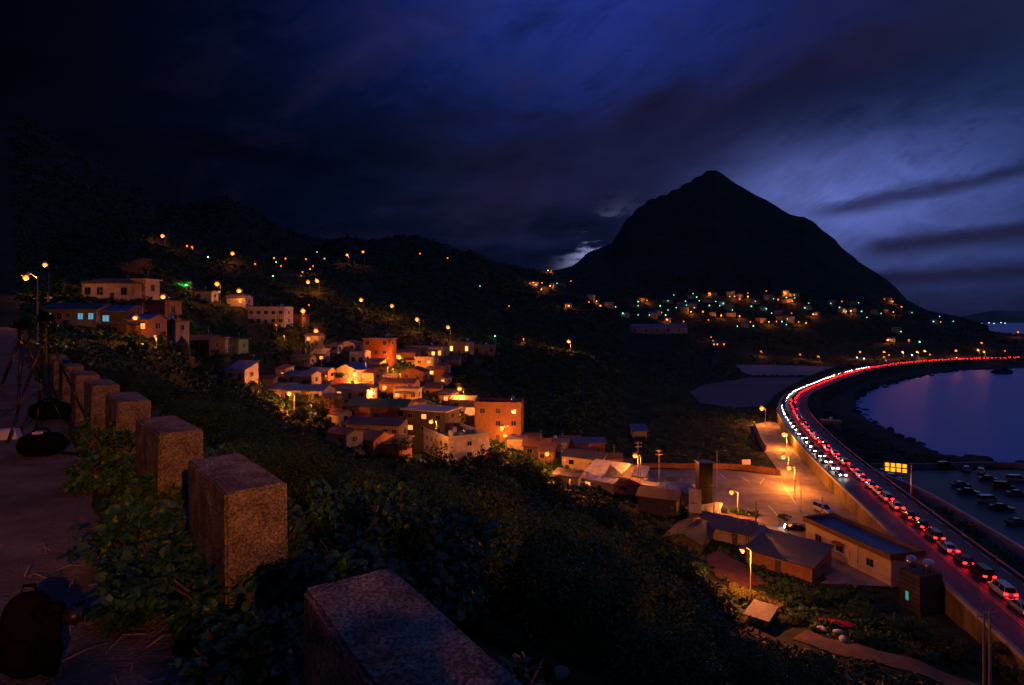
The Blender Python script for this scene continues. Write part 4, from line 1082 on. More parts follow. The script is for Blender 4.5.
# lamps along the far end of the coast road and its shops
for px, py, Y, P, c, lab in [
 (860, 352, 560, 5000, 'o', 'brightest roadside lamp where the coast road meets the far lane'), (884, 352, 575, 2600, 'o', 'far roadside lamp left of the shop row'), (902.5, 352, 585, 3000, 'o', 'far roadside lamp at the left of shop row'),
 (917, 352, 592, 3000, 'o', 'far roadside lamp in the middle of shop row'), (924.6, 351, 596, 3000, 'o', 'far roadside lamp next to the middle of shop row'), (956, 350.6, 606, 3000, 'o', 'far roadside lamp between shop row and headland'),
 (981.6, 343, 640, 1500, 'o', 'upper lamp of the cluster before the headland'), (978, 350, 620, 1500, 'o', 'left lower lamp of the cluster before the headland'), (984, 352, 615, 1500, 'o', 'right lower lamp of the cluster before the headland'), (1018, 332, 800, 1200, 'o', 'lone lamp on the far headland by open sea')]:
    lamp(px, py, Y, lab, P, 7, 'lamps along the far end of the coast road', rad=.85)
for px, py, m_, lab in [(857, 357.5, M_bulbw, 'cool white shop light under the brightest far roadside lamp, left'), (864, 358.5, M_bulbw, 'cool white shop light under the brightest far roadside lamp, right'), (886, 360.5, M_winb, 'bluish shop light on the far shore'), (912, 355, M_bulbw, 'bluish white light in the far shop row'),
                        (884, 357, M_bulbs, 'dim orange shop light below the far roadside lamp'), (930, 354.5, M_bulbs, 'dim orange light at the right end of shop row'), (889, 355, M_bulbs, 'dim orange light by the left shops'), (1005, 351, M_bulbs, 'dim amber window light at the headland foot'),
                        (920, 342, M_bulbg, 'green light above the far shop row'), (909, 341, M_bulbs, 'dim amber light above the far shop row'), (887, 340, M_bulbs, 'dim amber light left above the far shop row'), (901, 331.6, M_bulbg, 'green light alone on the dark mountain foot')]:
    small_lamp(px, py, 600, m_, lab, 'small lights of the far shore', 0, rad=.7)
for px, py in ((761, 351.5), (800, 354.5), (818, 356.5)):
    lamp(px, py, 630, {761: 'left of three dim lamps on the lane beyond the pale pond', 800: 'middle of three dim lamps on the lane beyond the pale pond', 818: 'right of three dim lamps on the lane beyond the pale pond'}[px], 1500, 5, 'dim lamps on the lane beyond the pond', bulb=M_bulbs, rad=.8)
for px, py in ((711, 337), (713, 341)):
    small_lamp(px, py, 580, M_bulbs if px == 711 else M_bulbg, 'dim orange lamp over the glowing shed in the valley' if px == 711 else 'green lamp over the glowing shed in the valley', 'lamps by the valley shed', 900 if px == 711 else 0, rad=.6)
for px, py in ((982, 323.6), (989, 322.8), (994, 323.4), (1001, 322.6), (1005, 323.2)):
    x, y, z = ray(px, py, 2900)
    t = small_lamp(px, py, 2900, M_bulbw, 'tiny bluish light low on the water beyond the headland', 'lights on the water beyond the headland', 0, rad=1.9, solve=False)

# ------------------------------------------------------------------ utility poles, unlit lamp posts, message sign
def upole(px, py_base, py_top, Y, label, arms=2, zg=None):
    x, y, zt = ray(px, py_top, Y)
    g = zg if zg is not None else H(x, y)
    h = zt - g
    t = thing('utility_pole', label, 'utility pole', (x, y, g), random.uniform(-.3, .3), 'utility poles')
    p = MB(); p.tube([(0, 0, -1), (0, 0, h)], .17, .1, 8); p.build('pole', M_conc, t)
    for k in range(arms):
        a = MB(); z = h - .5 - k * .9; a.box(-.95, .95, -.17, -.105, z, z + .1)
        for q in (-.8, -.4, .4, .8): a.tube([(q, -.14, z + .1), (q, -.14, z + .3)], .05, .03, 6)
        a.build('crossarm', M_steel, t)
    return t
upole(638, 470, 441, 141, 'utility pole with crossarms beside the shining white shed')
upole(659, 478, 449, 148, 'utility pole with two crossarms at the left of the lot', 2, 2.7)
upole(984, 655, 612, 66, 'rust stained utility pole among the bushes under the road, left of its twin', 1)
upole(990, 650, 608, 68, 'utility pole among the bushes under the road, right of its twin', 1)
upole(822, 512, 497, 124, 'thin dark pole behind the roadside hall', 0, 2.7)
upole(756, 520, 501, 121, 'thin dark pole between the red car and hedge', 0, 2.7)
upole(714, 515, 483, 121, 'dark utility pole in front of the dark signal box', 1, 2.7)
def post(px, py_top, Y, label, double=False, arm=1.8):
    x, y, zt = ray(px, py_top, Y)
    t = thing('unlit_lamp_post', label, 'lamp post', (x, y, 2.7), 0, 'unlit lamp posts')
    h = zt - 2.7
    p = MB(); p.tube([(0, 0, -.5), (0, 0, h)], .1, .06, 8); p.build('pole', M_steel, t)
    for sx in ((1, -1) if double else (1,)):
        a = MB(); a.tube([(0, 0, h - .05), (sx * arm, 0, h + .1)], .045, .04, 6); a.build('arm', M_steel, t)
        b = MB(); b.tube([(sx * arm, 0, h + .1), (sx * (arm + .7), 0, h + .12)], .12, .09, 8); b.build('lamp_head', M_steel, t)
post(717, 451, 152, 'tall unlit lamp post with one arm at the middle of lot')
post(795, 461, 142, 'unlit lamp post beside the lane, nearer the lot lamps', arm=.5)
post(801, 472, 134, 'unlit lamp post beside the lane, nearer the roadside hall', arm=.5)
# dark signal box building behind pole
x, y, z = ray(706, 463, 128)
t = thing('switch_cabinet', 'tall dark metal cabinet at the left edge of the lit lot', 'cabinet', (x, y, 2.6), .1)
b_ = MB(); b_.box(-1.5, 1.5, 0, 2, -.5, z - 2.6); b_.build('body', M_blackmetal, t)
b_ = MB(); b_.box(-1.4, -.05, -.05, -.003, .3, z - 3); b_.build('door', M_blackmetal, t); b_ = MB(); b_.box(.05, 1.4, -.05, -.003, .3, z - 3); b_.build('door', M_blackmetal, t)
b_ = MB(); b_.box(-1.65, 1.65, -.15, 2.15, z - 2.597, z - 2.45); b_.build('roof', M_steel, t)
def message_sign():
    x, y, z = ray(911.5, 466, 133)
    g = 5.3
    t = thing('message_sign', 'lit amber message sign on a grey post over the coast road', 'traffic sign', (x, y, g), math.radians(-28))
    h = z - g
    p = MB(); p.tube([(0, 0, -1), (0, 0, h + .4)], .18, .15, 12); p.build('post', M_steel, t)
    a = MB()
    for q in (.15, -1.2): a.tube([(0, .12, h + q), (-5.1, .12, h + q)], .07, n=8)
    a.build('arm', M_steel, t)
    b = MB(); b.box(-5.25, -.45, -.15, .05, h - 1.75, h + .45); b.build('board', mat('sign_black', (.02, .012, .008), .7), t)
    fr = MB()
    for x0, x1, z0, z1 in ((-5.33, -.37, h + .452, h + .53), (-5.33, -.37, h - 1.83, h - 1.752), (-5.33, -5.252, h - 1.75, h + .45), (-.448, -.37, h - 1.75, h + .45)): fr.box(x0, x1, -.22, .08, z0, z1)
    fr.build('frame', M_blackmetal, t)
    lit = glow('amber_led', (1, .36, .014), 1.7)
    strokes = [[(0, .1, 1, .22), (.4, 0, .55, 1), (0, .8, 1, .92), (.1, .45, .9, .57)], [(0, 0, .16, 1), (.84, 0, 1, 1), (.16, .84, .84, 1), (.16, .42, .84, .56), (.16, 0, .84, .14)],
               [(0, .7, 1, .84), (.1, .1, .3, .7), (.7, .1, .9, .7), (.3, .38, .7, .5)], [(.42, 0, .58, 1), (0, .55, .42, .7), (.58, .55, 1, .7), (0, .02, .42, .16), (.58, .02, 1, .16)]]
    for r_ in range(2):
        for c in range(4):
            x0 = -5.03 + c * 1.1; z0 = h - 1.62 + r_ * 1.05
            m = MB()
            for k, (a0, b0, a1, b1) in enumerate(strokes[(c + r_ * 3) % 4]):
                m.box(x0 + a0 * .86, x0 + a1 * .86, -.19 - .004 * k, -.152, z0 + b0 * .86, z0 + b1 * .86)
            m.box(x0 + .05, x0 + .82, -.165, -.151, z0 + .04, z0 + .82)
            m.build('character_cell', lit, t)
message_sign()

# ------------------------------------------------------------------ cars
CARM = {k: mat(k, c, .25, .04, 1, .3, .6, coat=.6) for k, c in dict(silver_paint=(.45, .46, .48), white_car_paint=(.75, .75, .74), black_paint=(.012, .012, .014), red_paint=(.5, .02, .015), blue_paint=(.03, .06, .2), grey_paint=(.12, .125, .13), champagne_paint=(.35, .3, .22)).items()}
def body_mesh(kind, lvl=2):
    """lofted body: stations along the length, nose at +x"""
    L = dict(sedan=4.6, hatch=4.0, van=4.7)[kind]; w = .86
    if kind == 'sedan':
        st = [(-2.30, .42, .72, .74), (-2.22, .30, .92, .84), (-1.65, .24, .98, w), (-.6, .22, .96, w), (.9, .22, .94, w), (1.7, .24, .86, .85), (2.18, .30, .72, .80), (2.30, .42, .58, .70)]
        cab = [(-1.75, .97), (-.95, 1.42), (.25, 1.45), (1.05, .95)]
    elif kind == 'hatch':
        st = [(-2.0, .45, .85, .78), (-1.93, .30, 1.0, .84), (-1.4, .24, 1.02, w), (-.5, .22, 1.0, w), (.8, .22, .98, w), (1.5, .24, .90, .85), (1.9, .30, .76, .8), (2.0, .42, .6, .7)]
        cab = [(-1.92, 1.0), (-1.55, 1.5), (.1, 1.56), (.95, .98)]
    else:
        st = [(-2.35, .45, 1.0, .82), (-2.3, .30, 1.08, .87), (-1.6, .24, 1.1, .9), (-.5, .22, 1.1, .9), (1.0, .22, 1.06, .9), (1.7, .24, .98, .88), (2.25, .30, .8, .84), (2.35, .42, .62, .74)]
        cab = [(-2.28, 1.09), (-2.1, 1.85), (.6, 1.9), (1.4, 1.05)]
    b = MB()
    vs = []
    for x, z0, z1, hw in st:
        vs += [(x, -hw * .9, z0), (x, -hw, z0 + (z1 - z0) * .35), (x, -hw * .97, z1 - .05), (x, -hw * .88, z1), (x, hw * .88, z1), (x, hw * .97, z1 - .05), (x, hw, z0 + (z1 - z0) * .35), (x, hw * .9, z0)]
    n = 8; fs = []
    for i in range(len(st) - 1):
        for k in range(n): fs.append((i * n + k, (i + 1) * n + k, (i + 1) * n + (k + 1) % n, i * n + (k + 1) % n))
    fs += [tuple(range(n)), tuple(reversed(range((len(st) - 1) * n, len(st) * n)))]
    b.add(vs, fs)
    (x0, z0), (x1, z1), (x2, z2), (x3, z3) = cab
    ww, wt = w * .90, w * .72
    g = MB()
    g.add([(x0, -ww, z0 - .03), (x1, -wt, z1), (x2, -wt, z2), (x3, -ww, z3 - .03), (x0, ww, z0 - .03), (x1, wt, z1), (x2, wt, z2), (x3, ww, z3 - .03)], [(0, 3, 2, 1), (4, 5, 6, 7), (0, 1, 5, 4), (2, 3, 7, 6)])
    # roof panel and pillars belong to the body
    b.add([(x1 - .05, -wt - .01, z1 - .03), (x2 + .05, -wt - .01, z2 - .03), (x2 + .05, wt + .01, z2 - .03), (x1 - .05, wt + .01, z1 - .03), (x1 + .05, -wt + .06, z1 + .05), (x2 - .08, -wt + .06, z2 + .05), (x2 - .08, wt - .06, z2 + .05), (x1 + .05, wt - .06, z1 + .05)], [(4, 5, 6, 7), (0, 1, 5, 4), (1, 2, 6, 5), (2, 3, 7, 6), (3, 0, 4, 7)])
    for sy in (-1, 1):
        for (xa, za), (xb, zb) in (((x0, z0), (x1, z1)), ((x3, z3), (x2, z2)), (((x0 + x3) / 2 - .1, z0), ((x1 + x2) / 2 - .1, z1))):
            b.tube([(xa, sy * ww, za), (xb, sy * wt, zb)], .05, n=4)
    return b, g, L
CARPROTO = {}
def car_proto(kind, paint, lights=None):
    key = (kind, paint, lights)
    b, g, L = body_mesh(kind)
    t = obj('car', None)
    b.build('body', CARM[paint], t, smooth=False); g.build('window_glass', M_glass, t)
    wx = L / 2 - .85; wm = MB(); wm.tube([(0, -.1, 0), (0, .1, 0)], .32, n=14); me = wm.mesh('wheel', M_rubber)
    rm = MB(); rm.tube([(0, -.112, 0), (0, .112, 0)], .19, n=10); rme = rm.mesh('rim', M_steel)
    for sx in (-1, 1):
        for sy in (-1, 1):
            w_ = obj('wheel', me, t, None, (sx * wx, sy * .78, .32)); obj('rim', rme, w_)
    zt = .78 if kind != 'van' else .95
    for sy in (-1, 1):
        q = MB(); q.box(-L / 2 - .06, -L / 2 + .12, sy * .62 - .22, sy * .62 + .22, zt - .11, zt + .11); q.build('tail_light', M_tail if lights in ('tail', 'both') else mat('unlit_tail_lens', (.25, .01, .01), .2), t)
        q = MB(); q.box(L / 2 - .14, L / 2 + .05, sy * .6 - .2, sy * .6 + .2, .58, .74); q.build('headlight', M_head if lights in ('head',) else mat('unlit_head_lens', (.5, .5, .5), .15), t)
    return t
def place_car(kind, paint, lights, x, y, z, rot, label, group, cat='car', name='parked_car'):
    key = (kind, paint, lights)
    if key not in CARPROTO:
        t = CARPROTO[key] = car_proto(*key)
    else:
        t = dup(CARPROTO[key])
    t.name = name
    t.location = (x, y, z); t.rotation_euler = (0, 0, rot)
    tag(t, label, cat, group)
    return t
# seaside car park
GP = 'cars parked in the dark seaside car park'
for px, py, kind, paint, a, lab in [
 (945, 468, 'van', 'black_paint', 5, 'black van parked alone at the back left of seaside car park'), (966, 471, 'hatch', 'silver_paint', 60, 'silver hatchback by the sea wall, second from the black van'), (981, 473, 'hatch', 'white_car_paint', 50, 'white hatchback by the sea wall'),
 (989, 481, 'sedan', 'black_paint', -20, 'black sedan parked below the white hatchback'), (1017, 482, 'van', 'silver_paint', -10, 'silver van at the right edge of car park, farther row'), (961, 487, 'sedan', 'blue_paint', -5, 'bluish sedan at the left end of the parked row'),
 (969, 494, 'sedan', 'black_paint', -25, 'black sedan just below the bluish sedan'), (1004, 489, 'van', 'black_paint', -25, 'black van in the middle of the car park'), (1018, 496, 'sedan', 'grey_paint', -20, 'grey sedan at the right edge of car park, middle row'), (989, 503, 'van', 'silver_paint', -5, 'silver van in the nearest parked row'),
 (1002, 510, 'sedan', 'black_paint', -30, 'black sedan tucked beside the nearest silver van'), (1018, 525, 'sedan', 'grey_paint', 0, 'grey sedan parked nearest to the road wall'), (884, 474.5, 'sedan', 'white_car_paint', -45, 'white sedan behind the amber message sign'), (894, 480, 'hatch', 'black_paint', -48, 'black hatchback behind the amber message sign')]:
    x, y = onz(px, py, 2.4)
    place_car(kind, paint, None, x, y, 2.405, math.radians(a), lab, GP)
x, y = onz(752, 528, 2.7); place_car('hatch', 'red_paint', None, x, y, 2.705, math.radians(-35), 'red hatchback under the lamp at the edge of the lot', 'cars by the lot')
x, y = onz(797, 531, 2.7); place_car('sedan', 'black_paint', 'head', x, y, 2.705, math.radians(150), 'black sedan with its headlights on beside the roadside hall', 'cars by the lot')
x, y = onz(823, 512, 2.7); place_car('van', 'white_car_paint', None, x, y, 2.705, math.radians(-75), 'white van half hidden behind the blue roof of the hall', 'cars by the lot')
# traffic: tail lights run away along the seaward lane, headlights come down the other
def at(P, s):
    d = np.r_[0, np.cumsum(np.hypot(*np.diff(P, axis=0).T))]
    if s >= d[-2]: return None
    i = int(np.searchsorted(d, s)) - 1; i = max(i, 0); f = (s - d[i]) / (d[i + 1] - d[i])
    p = P[i] * (1 - f) + P[i + 1] * f; q = P[i + 1] - P[i]
    return p[0], p[1], math.atan2(q[1], q[0])
rr = random.Random(3)
OUT = offset(ROAD, 2.0); INN = offset(ROAD, -2.0)
PA = ['silver_paint', 'black_paint', 'grey_paint', 'white_car_paint', 'champagne_paint']
s = 30.0
while True:
    a = at(OUT, s)
    if a is None or a[0] > 640: break
    kind = rr.choice(['sedan', 'hatch', 'sedan', 'van'])
    jx = rr.uniform(-.3, .3)
    place_car(kind, rr.choice(PA), 'tail', a[0] + jx * math.sin(a[2]), a[1] - jx * math.cos(a[2]), ROADZ, a[2] + rr.uniform(-.01, .01), 'car with glowing red tail lights in the queue driving away along the coast road', 'cars driving away along the coast road', name='driving_car')
    s += rr.uniform(5.0, 6.3)
s = 30 + 88.0
while True:
    a = at(INN, s)
    if a is None or a[1] > 490: break
    if a[1] > 152:
        place_car(rr.choice(['sedan', 'hatch', 'sedan', 'van']), rr.choice(PA), 'head', a[0], a[1], ROADZ, a[2] + math.pi, 'car with white headlights in the queue coming toward us on the coast road', 'cars coming along the coast road', name='driving_car')
    s += rr.uniform(6.0, 7.5)
# ------------------------------------------------------------------ vegetation
def leaf_quads(C, size, rnd, up=.35, asp=.55):
    """one pointed leaf (two quads folded on the midrib would be 6 corners; here a kite) per centre"""
    n = len(C)
    d = rnd.normal(size=(n, 3)); d[:, 2] = d[:, 2] * .6 - .15; d /= np.linalg.norm(d, axis=1)[:, None]
    b = rnd.normal(size=(n, 3)); b[:, 2] *= .5
    b -= (b * d).sum(1)[:, None] * d; b /= np.linalg.norm(b, axis=1)[:, None]
    L = (size * rnd.uniform(.6, 1.3, n))[:, None]
    nrm = np.cross(d, b)
    v = np.stack([C - d * L * .5, C + b * L * asp * .5 + nrm * L * .08, C + d * L * .5 - nrm * L * .06, C - b * L * asp * .5 + nrm * L * .08], 1)
    return v.reshape(-1, 3)
def crown_points(n, R, Hh, z0, rnd, nclump=16, hollow=.55):
    cl = rnd.normal(size=(nclump, 3)); cl /= np.linalg.norm(cl, axis=1)[:, None]
    cl *= (rnd.uniform(.35, 1, nclump) ** .6)[:, None]
    cr = rnd.uniform(.22, .45, nclump)
    k = rnd.integers(0, nclump, n)
    p = rnd.normal(size=(n, 3)); p /= np.linalg.norm(p, axis=1)[:, None]
    p *= (rnd.uniform(hollow, 1.05, n))[:, None]
    q = cl[k] * .72 + p * cr[k][:, None]
    q[:, 2] = np.maximum(q[:, 2], -.75 + rnd.uniform(0, .3, n))
    return q * np.array([R, R, Hh / 2]) + np.array([0, 0, z0 + Hh / 2])
def trunk_mesh(h, R, rnd, r=.16, nl=6):
    b = MB()
    lean = rnd.uniform(-.35, .35, 2)
    pts = [(0, 0, -.6), (lean[0] * .3, lean[1] * .3, h * .35), (lean[0] * .8, lean[1] * .8, h * .7), (lean[0], lean[1], h * .95)]
    b.tube(pts, r, r * .3, 8)
    for i in range(nl):
        z = h * rnd.uniform(.3, .75); a = rnd.uniform(0, 6.28); l = R * rnd.uniform(.5, .85)
        o = np.array((lean[0] * z / h, lean[1] * z / h, z)); e = o + np.array((math.cos(a) * l, math.sin(a) * l, l * rnd.uniform(.3, .9)))
        m = (o + e) / 2 + np.array((0, 0, -.1 * l))
        b.tube([o, m, e], r * .42, r * .12, 5)
    return b.mesh('trunk', M_trunk)
QF = lambda n: np.arange(n * 4).reshape(-1, 4)
TREES = []
def tree_proto(seed, R, Hh, z0, n, leaf, m, r=.16, nclump=16):
    rnd = np.random.default_rng(seed)
    P = crown_points(n, R, Hh, z0, rnd, nclump)
    return (npmesh('crown', leaf_quads(P, np.full(n, leaf), rnd), QF(n), m), trunk_mesh(z0 + Hh * .7, R, rnd, r), R, z0 + Hh)
def put_tree(pr, x, y, z, s, rot, label, group, cat='tree', name='broadleaf_tree', sz=None):
    cm, tm, R, h = pr
    if s < .62 and name == 'broadleaf_tree' and cat == 'tree':
        name, cat, label, group = 'bush', 'bush', label.replace('tree', 'bush'), group.replace('trees', 'bushes')  # smaller copies of the tree models go under the name bush
    t = thing(name, label, cat, (x, y, z), rot, group)
    t.scale = (s, s, sz or s)
    obj('crown', cm, t); obj('trunk', tm, t)
    return t
P_far = [tree_proto(11, 3.2, 4.6, 1.9, 2200, .42, M_leaf2), tree_proto(12, 2.8, 5.0, 1.6, 2000, .40, M_leaf), tree_proto(13, 3.6, 4.2, 2.0, 2400, .42, M_leaf2, nclump=22), tree_proto(14, 2.6, 5.4, 1.4, 2000, .38, M_leaf3)]
P_near = [tree_proto(21, 3.0, 5.4, .5, 11000, .19, M_leaf2, .13, 26), tree_proto(22, 3.3, 5.2, .5, 12000, .18, M_leaf, .13, 30), tree_proto(23, 2.7, 5.6, .4, 10000, .20, M_leaf3, .12, 24)]
LIM = [(-100, 335), (40, 352), (90, 362), (130, 366), (200, 388), (222, 396), (248, 394), (265, 415), (290, 424), (330, 432), (352, 456), (390, 457), (412, 462), (436, 458), (455, 440), (490, 434), (520, 439), (538, 454), (556, 480), (590, 500), (640, 506), (652, 522), (680, 556), (706, 562), (726, 592), (742, 628), (790, 640), (830, 660), (880, 690), (1024, 720)]
def lim(px): return float(np.interp(px, *zip(*LIM)))
hx = np.array([p[0] for p in PADS]); hy = np.array([p[1] for p in PADS]); hr = np.array([p[3] for p in PADS])
def clear_of_houses(x, y, m=1.0): return bool((np.hypot(hx - x, hy - y) > hr * .75 + m).all())
def flat(x, y, m=3.0):
    X, Y = np.array([x]), np.array([y])
    for P in (LOT, SLOT, POND_LOW, POND_UP):
        if inside(X, Y, P)[0] or segdist(X, Y, P, True)[0] < m: return True
    return bool(segdist(X, Y, ROAD)[0] < 9 + m or inside(X, Y, SEA)[0])
YARD = np.array([onz(px_, py_, 5.2) for px_, py_ in ((704, 549), (722, 543), (748, 556), (768, 574), (745, 582), (716, 574))])
TRACK = resample(catmull([onz(*p, z) for p, z in (((800, 632), 5.5), ((830, 645), 5.2), ((880, 658), 5), ((930, 668), 5), ((985, 690), 5), ((1060, 730), 5))], 6), 1)
tr = random.Random(17)
placed = []
def ok_gap(x, y, g):
    return all((x - a) ** 2 + (y - b) ** 2 > (g + c) ** 2 * .30 for a, b, c in placed)
nt_ = 0
# the big soft crowns that hide the foot of the village
for i, (px, pyt, y, R) in enumerate([(472, 433, 60, 5.2), (508, 437, 52, 4.6), (440, 446, 58, 4), (541, 452, 48, 4.3), (575, 482, 44, 4), (610, 502, 42, 4), (650, 524, 40, 3.5), (685, 556, 36, 3.3), (715, 588, 32, 3), (400, 468, 50, 4), (365, 468, 44, 4), (420, 492, 36, 4), (480, 466, 36, 5.5), (540, 492, 32, 5), (600, 542, 28, 4), (650, 582, 25, 3.5), (330, 441, 58, 3.6), (295, 430, 54, 3.6), (320, 482, 34, 3.5), (258, 412, 62, 4), (228, 400, 72, 4), (450, 542, 24, 3.5), (530, 572, 22, 3.5), (600, 612, 20, 3), (680, 632, 22, 3), (740, 652, 26, 3), (300, 522, 22, 2.8), (345, 548, 18, 2.6), (400, 532, 24, 3), (190, 388, 75, 3.6), (150, 372, 80, 3.6), (270, 470, 36, 3.2)]):
    x = (px - 512) / FPX * y; z = H(x, y); h = CAMZ + (HOR - pyt) / FPX * y - z
    if h < 2: continue
    pr = P_near[i % 3]
    placed.append((x, y, R * .8)); nt_ += 1
    put_tree(pr, x, y, z - .2, R / pr[2], tr.uniform(0, 6.28), 'big round crowned dark tree on the slope below the guard posts', 'big round crowned trees of the slope', sz=h / pr[3])
cands = []
for Yr in (7.5, 9.5, 12, 15, 19, 24, 30, 37, 45, 54, 64, 75, 86, 98, 112):
    for _ in range(int(50 + Yr * 1.2)):
        cands.append((tr.uniform(60, 1000), Yr * tr.uniform(.9, 1.12)))
for px, y in cands:
    x = (px - 512) / FPX * y
    s = sval(x, y)
    if s < 2.6 or inside(np.array([x]), np.array([y]), YARD)[0] or (y > 55 and (flat(x, y, 2.5) or not clear_of_houses(x, y, 1.5))): continue
    if px > 780 and y > 64: continue
    z = H(x, y)
    near = y < 26
    pr = tr.choice(P_near if near else P_far)
    want = tr.uniform(.6, 1.3) if not 13 < y < 50 else tr.uniform(.8, 2.1)
    for k in range(9):
        R = pr[2] * want * FPX / y
        l = max(lim(px - R * .8), lim(px), lim(px + R * .8))
        if HOR - (z + pr[3] * want - CAMZ) / y * FPX >= l - 2: break
        want *= .82
    if want < .26 or not ok_gap(x, y, pr[2] * want): continue
    placed.append((x, y, pr[2] * want))
    nt_ += 1
    if y < 11: lab = 'leafy tree close beyond the guard posts on the dark slope'
    elif y < 26: lab = 'dark leafy tree in the near thicket below the viewpoint'
    elif y < 60: lab = 'dark tree in the middle of the slope thicket'
    else: lab = 'dark tree at the lower edge of slope thicket by the houses'
    put_tree(pr, x, y, z - .1, want, tr.uniform(0, 6.28), lab, {True: 'trees of the near thicket', False: 'trees of the lower thicket'}[y < 26])
# trees between the village houses
n_gap = 0
for i in range(2000):
    px, y = tr.uniform(265, 560), tr.uniform(128, 265)
    x = (px - 512) / FPX * y
    if not bool((np.hypot(hx - x, hy - y) > hr * .62 + .6).all()): continue
    w_ = tr.uniform(.32, .6); pr = tr.choice(P_far)
    if not ok_gap(x, y, pr[2] * w_ * 1.4): continue
    placed.append((x, y, pr[2] * w_ * 1.4)); nt_ += 1
    put_tree(pr, x, y, H(x, y) - .1, w_, tr.uniform(0, 6.28), 'small tree filling a dark gap between village houses', 'small trees in the gaps between village houses')
    n_gap += 1
    if n_gap > 60: break
n_v = 0
for i in range(900):
    px, y = tr.uniform(20, 600), tr.uniform(105, 340)
    x = (px - 512) / FPX * y
    if flat(x, y, 3) or not clear_of_houses(x, y, 1.2): continue
    z = H(x, y); w_ = tr.uniform(.35, .85)
    pr = tr.choice(P_far)
    if HOR - (z + pr[3] * w_ - CAMZ) / y * FPX < 240 or not ok_gap(x, y, pr[2] * w_ * 1.5): continue
    # keep the sight line to the lit house fronts open
    pyt = HOR - (z + pr[3] * w_ - CAMZ) / y * FPX
    bad = False
    for hx_, hy_, hz_, hr_ in PADS:
        if hy_ > y and hy_ < y + 40:
            hp = 512 + hx_ / hy_ * FPX; hb = HOR - (hz_ + 1.2 - CAMZ) / hy_ * FPX
            if abs(hp - px) < (hr_ * .8 / hy_ + pr[2] * w_ / y) * FPX and pyt < hb: bad = True; break
    if bad: continue
    placed.append((x, y, pr[2] * w_ * 1.5)); nt_ += 1
    put_tree(pr, x, y, z - .1, w_, tr.uniform(0, 6.28), 'tree growing between the houses of the hillside village' if y < 230 else 'tree on the dark slope above the hillside village', 'trees between the village houses' if y < 230 else 'trees above the village')
    n_v += 1
    if n_v > 70: break
# named trees and shrubs near lamps
def lone(px, py, Y, R, h, m, label, group=None, name='broadleaf_tree', cat='tree', leaf=.32, n=1800, seed=5):
    x, y, z = land(px, py, Y, .0, .8, 1.25)
    pr = tree_proto(seed, R, h * .75, h * .25, n, leaf, m, .12)
    return put_tree(pr, x, y, z - .1, 1, 0, label, group, cat, name)
M_lamplit = foliage('lamplit_leaf', (.10, .12, .02), (.24, .22, .05))  # lamplight put into the leaf colour, brighter and yellower for plants by lamps
M_red = foliage('reddish_leaf', (.16, .10, .05), (.34, .2, .09))
lone(139, 283, 172, 6.5, 9.5, M_red, 'tree glowing orange in lamplight above the long pale house', seed=31, leaf=.5)
ld = bpy.data.lights.new('flood', 'POINT')
lone(184, 291, 212, 3.6, 4.5, M_lamplit, 'tree lit vivid green by a floodlight on the left hillside', seed=32, leaf=.5)
lone(458, 398, 192, 3.4, 5.5, M_lamplit, 'tree with leaves lit bright yellow right under a street lamp', seed=33)
lone(338, 418, 150, 2.6, 6.0, M_lamplit, 'yellow lit tree at the left end of long green roof', seed=34)
lone(309, 402, 153, 3.0, 4.0, M_lamplit, 'yellow lit bush by the lamp below blue roofs', seed=35)
lone(322, 420, 140, 4.2, 7.5, M_leaf2, 'dark round tree in front of the village blue roofs', seed=36)
lone(290, 338, 205, 3.0, 4.0, M_lamplit, 'orange lit shrub beside a dim lamp on village lane', seed=37)
lone(401, 458, 128, 3.6, 5.0, M_leaf, 'green tree below the columned house front', seed=38)
lone(443, 455, 126, 3.4, 5, M_leaf2, 'dark tree hiding the foot of white two storey house', seed=39)
lone(697, 538, 112, 1.6, 3.6, M_red, 'small flowering tree beside the dark roofed sheds', seed=40)
def shrub(px, py, Y, R, h, m, label, group, seed, leaf=.22, n=1300):
    x, y, z = land(px, py, Y, .0, .7, 1.3)
    rnd = np.random.default_rng(seed)
    P = crown_points(n, R, h, 0, rnd, 10)
    t = thing('shrub', label, 'shrub', (x, y, z), 0, group)
    obj('foliage', npmesh('foliage', leaf_quads(P, np.full(n, leaf), rnd), QF(n), m), t)
    st = MB()
    for k in range(5):
        a = rnd.uniform(0, 6.28); st.tube([(0, 0, -.3), (math.cos(a) * R * .5, math.sin(a) * R * .5, h * .7)], .04, .015, 5)
    st.build('stems', M_trunk, t)
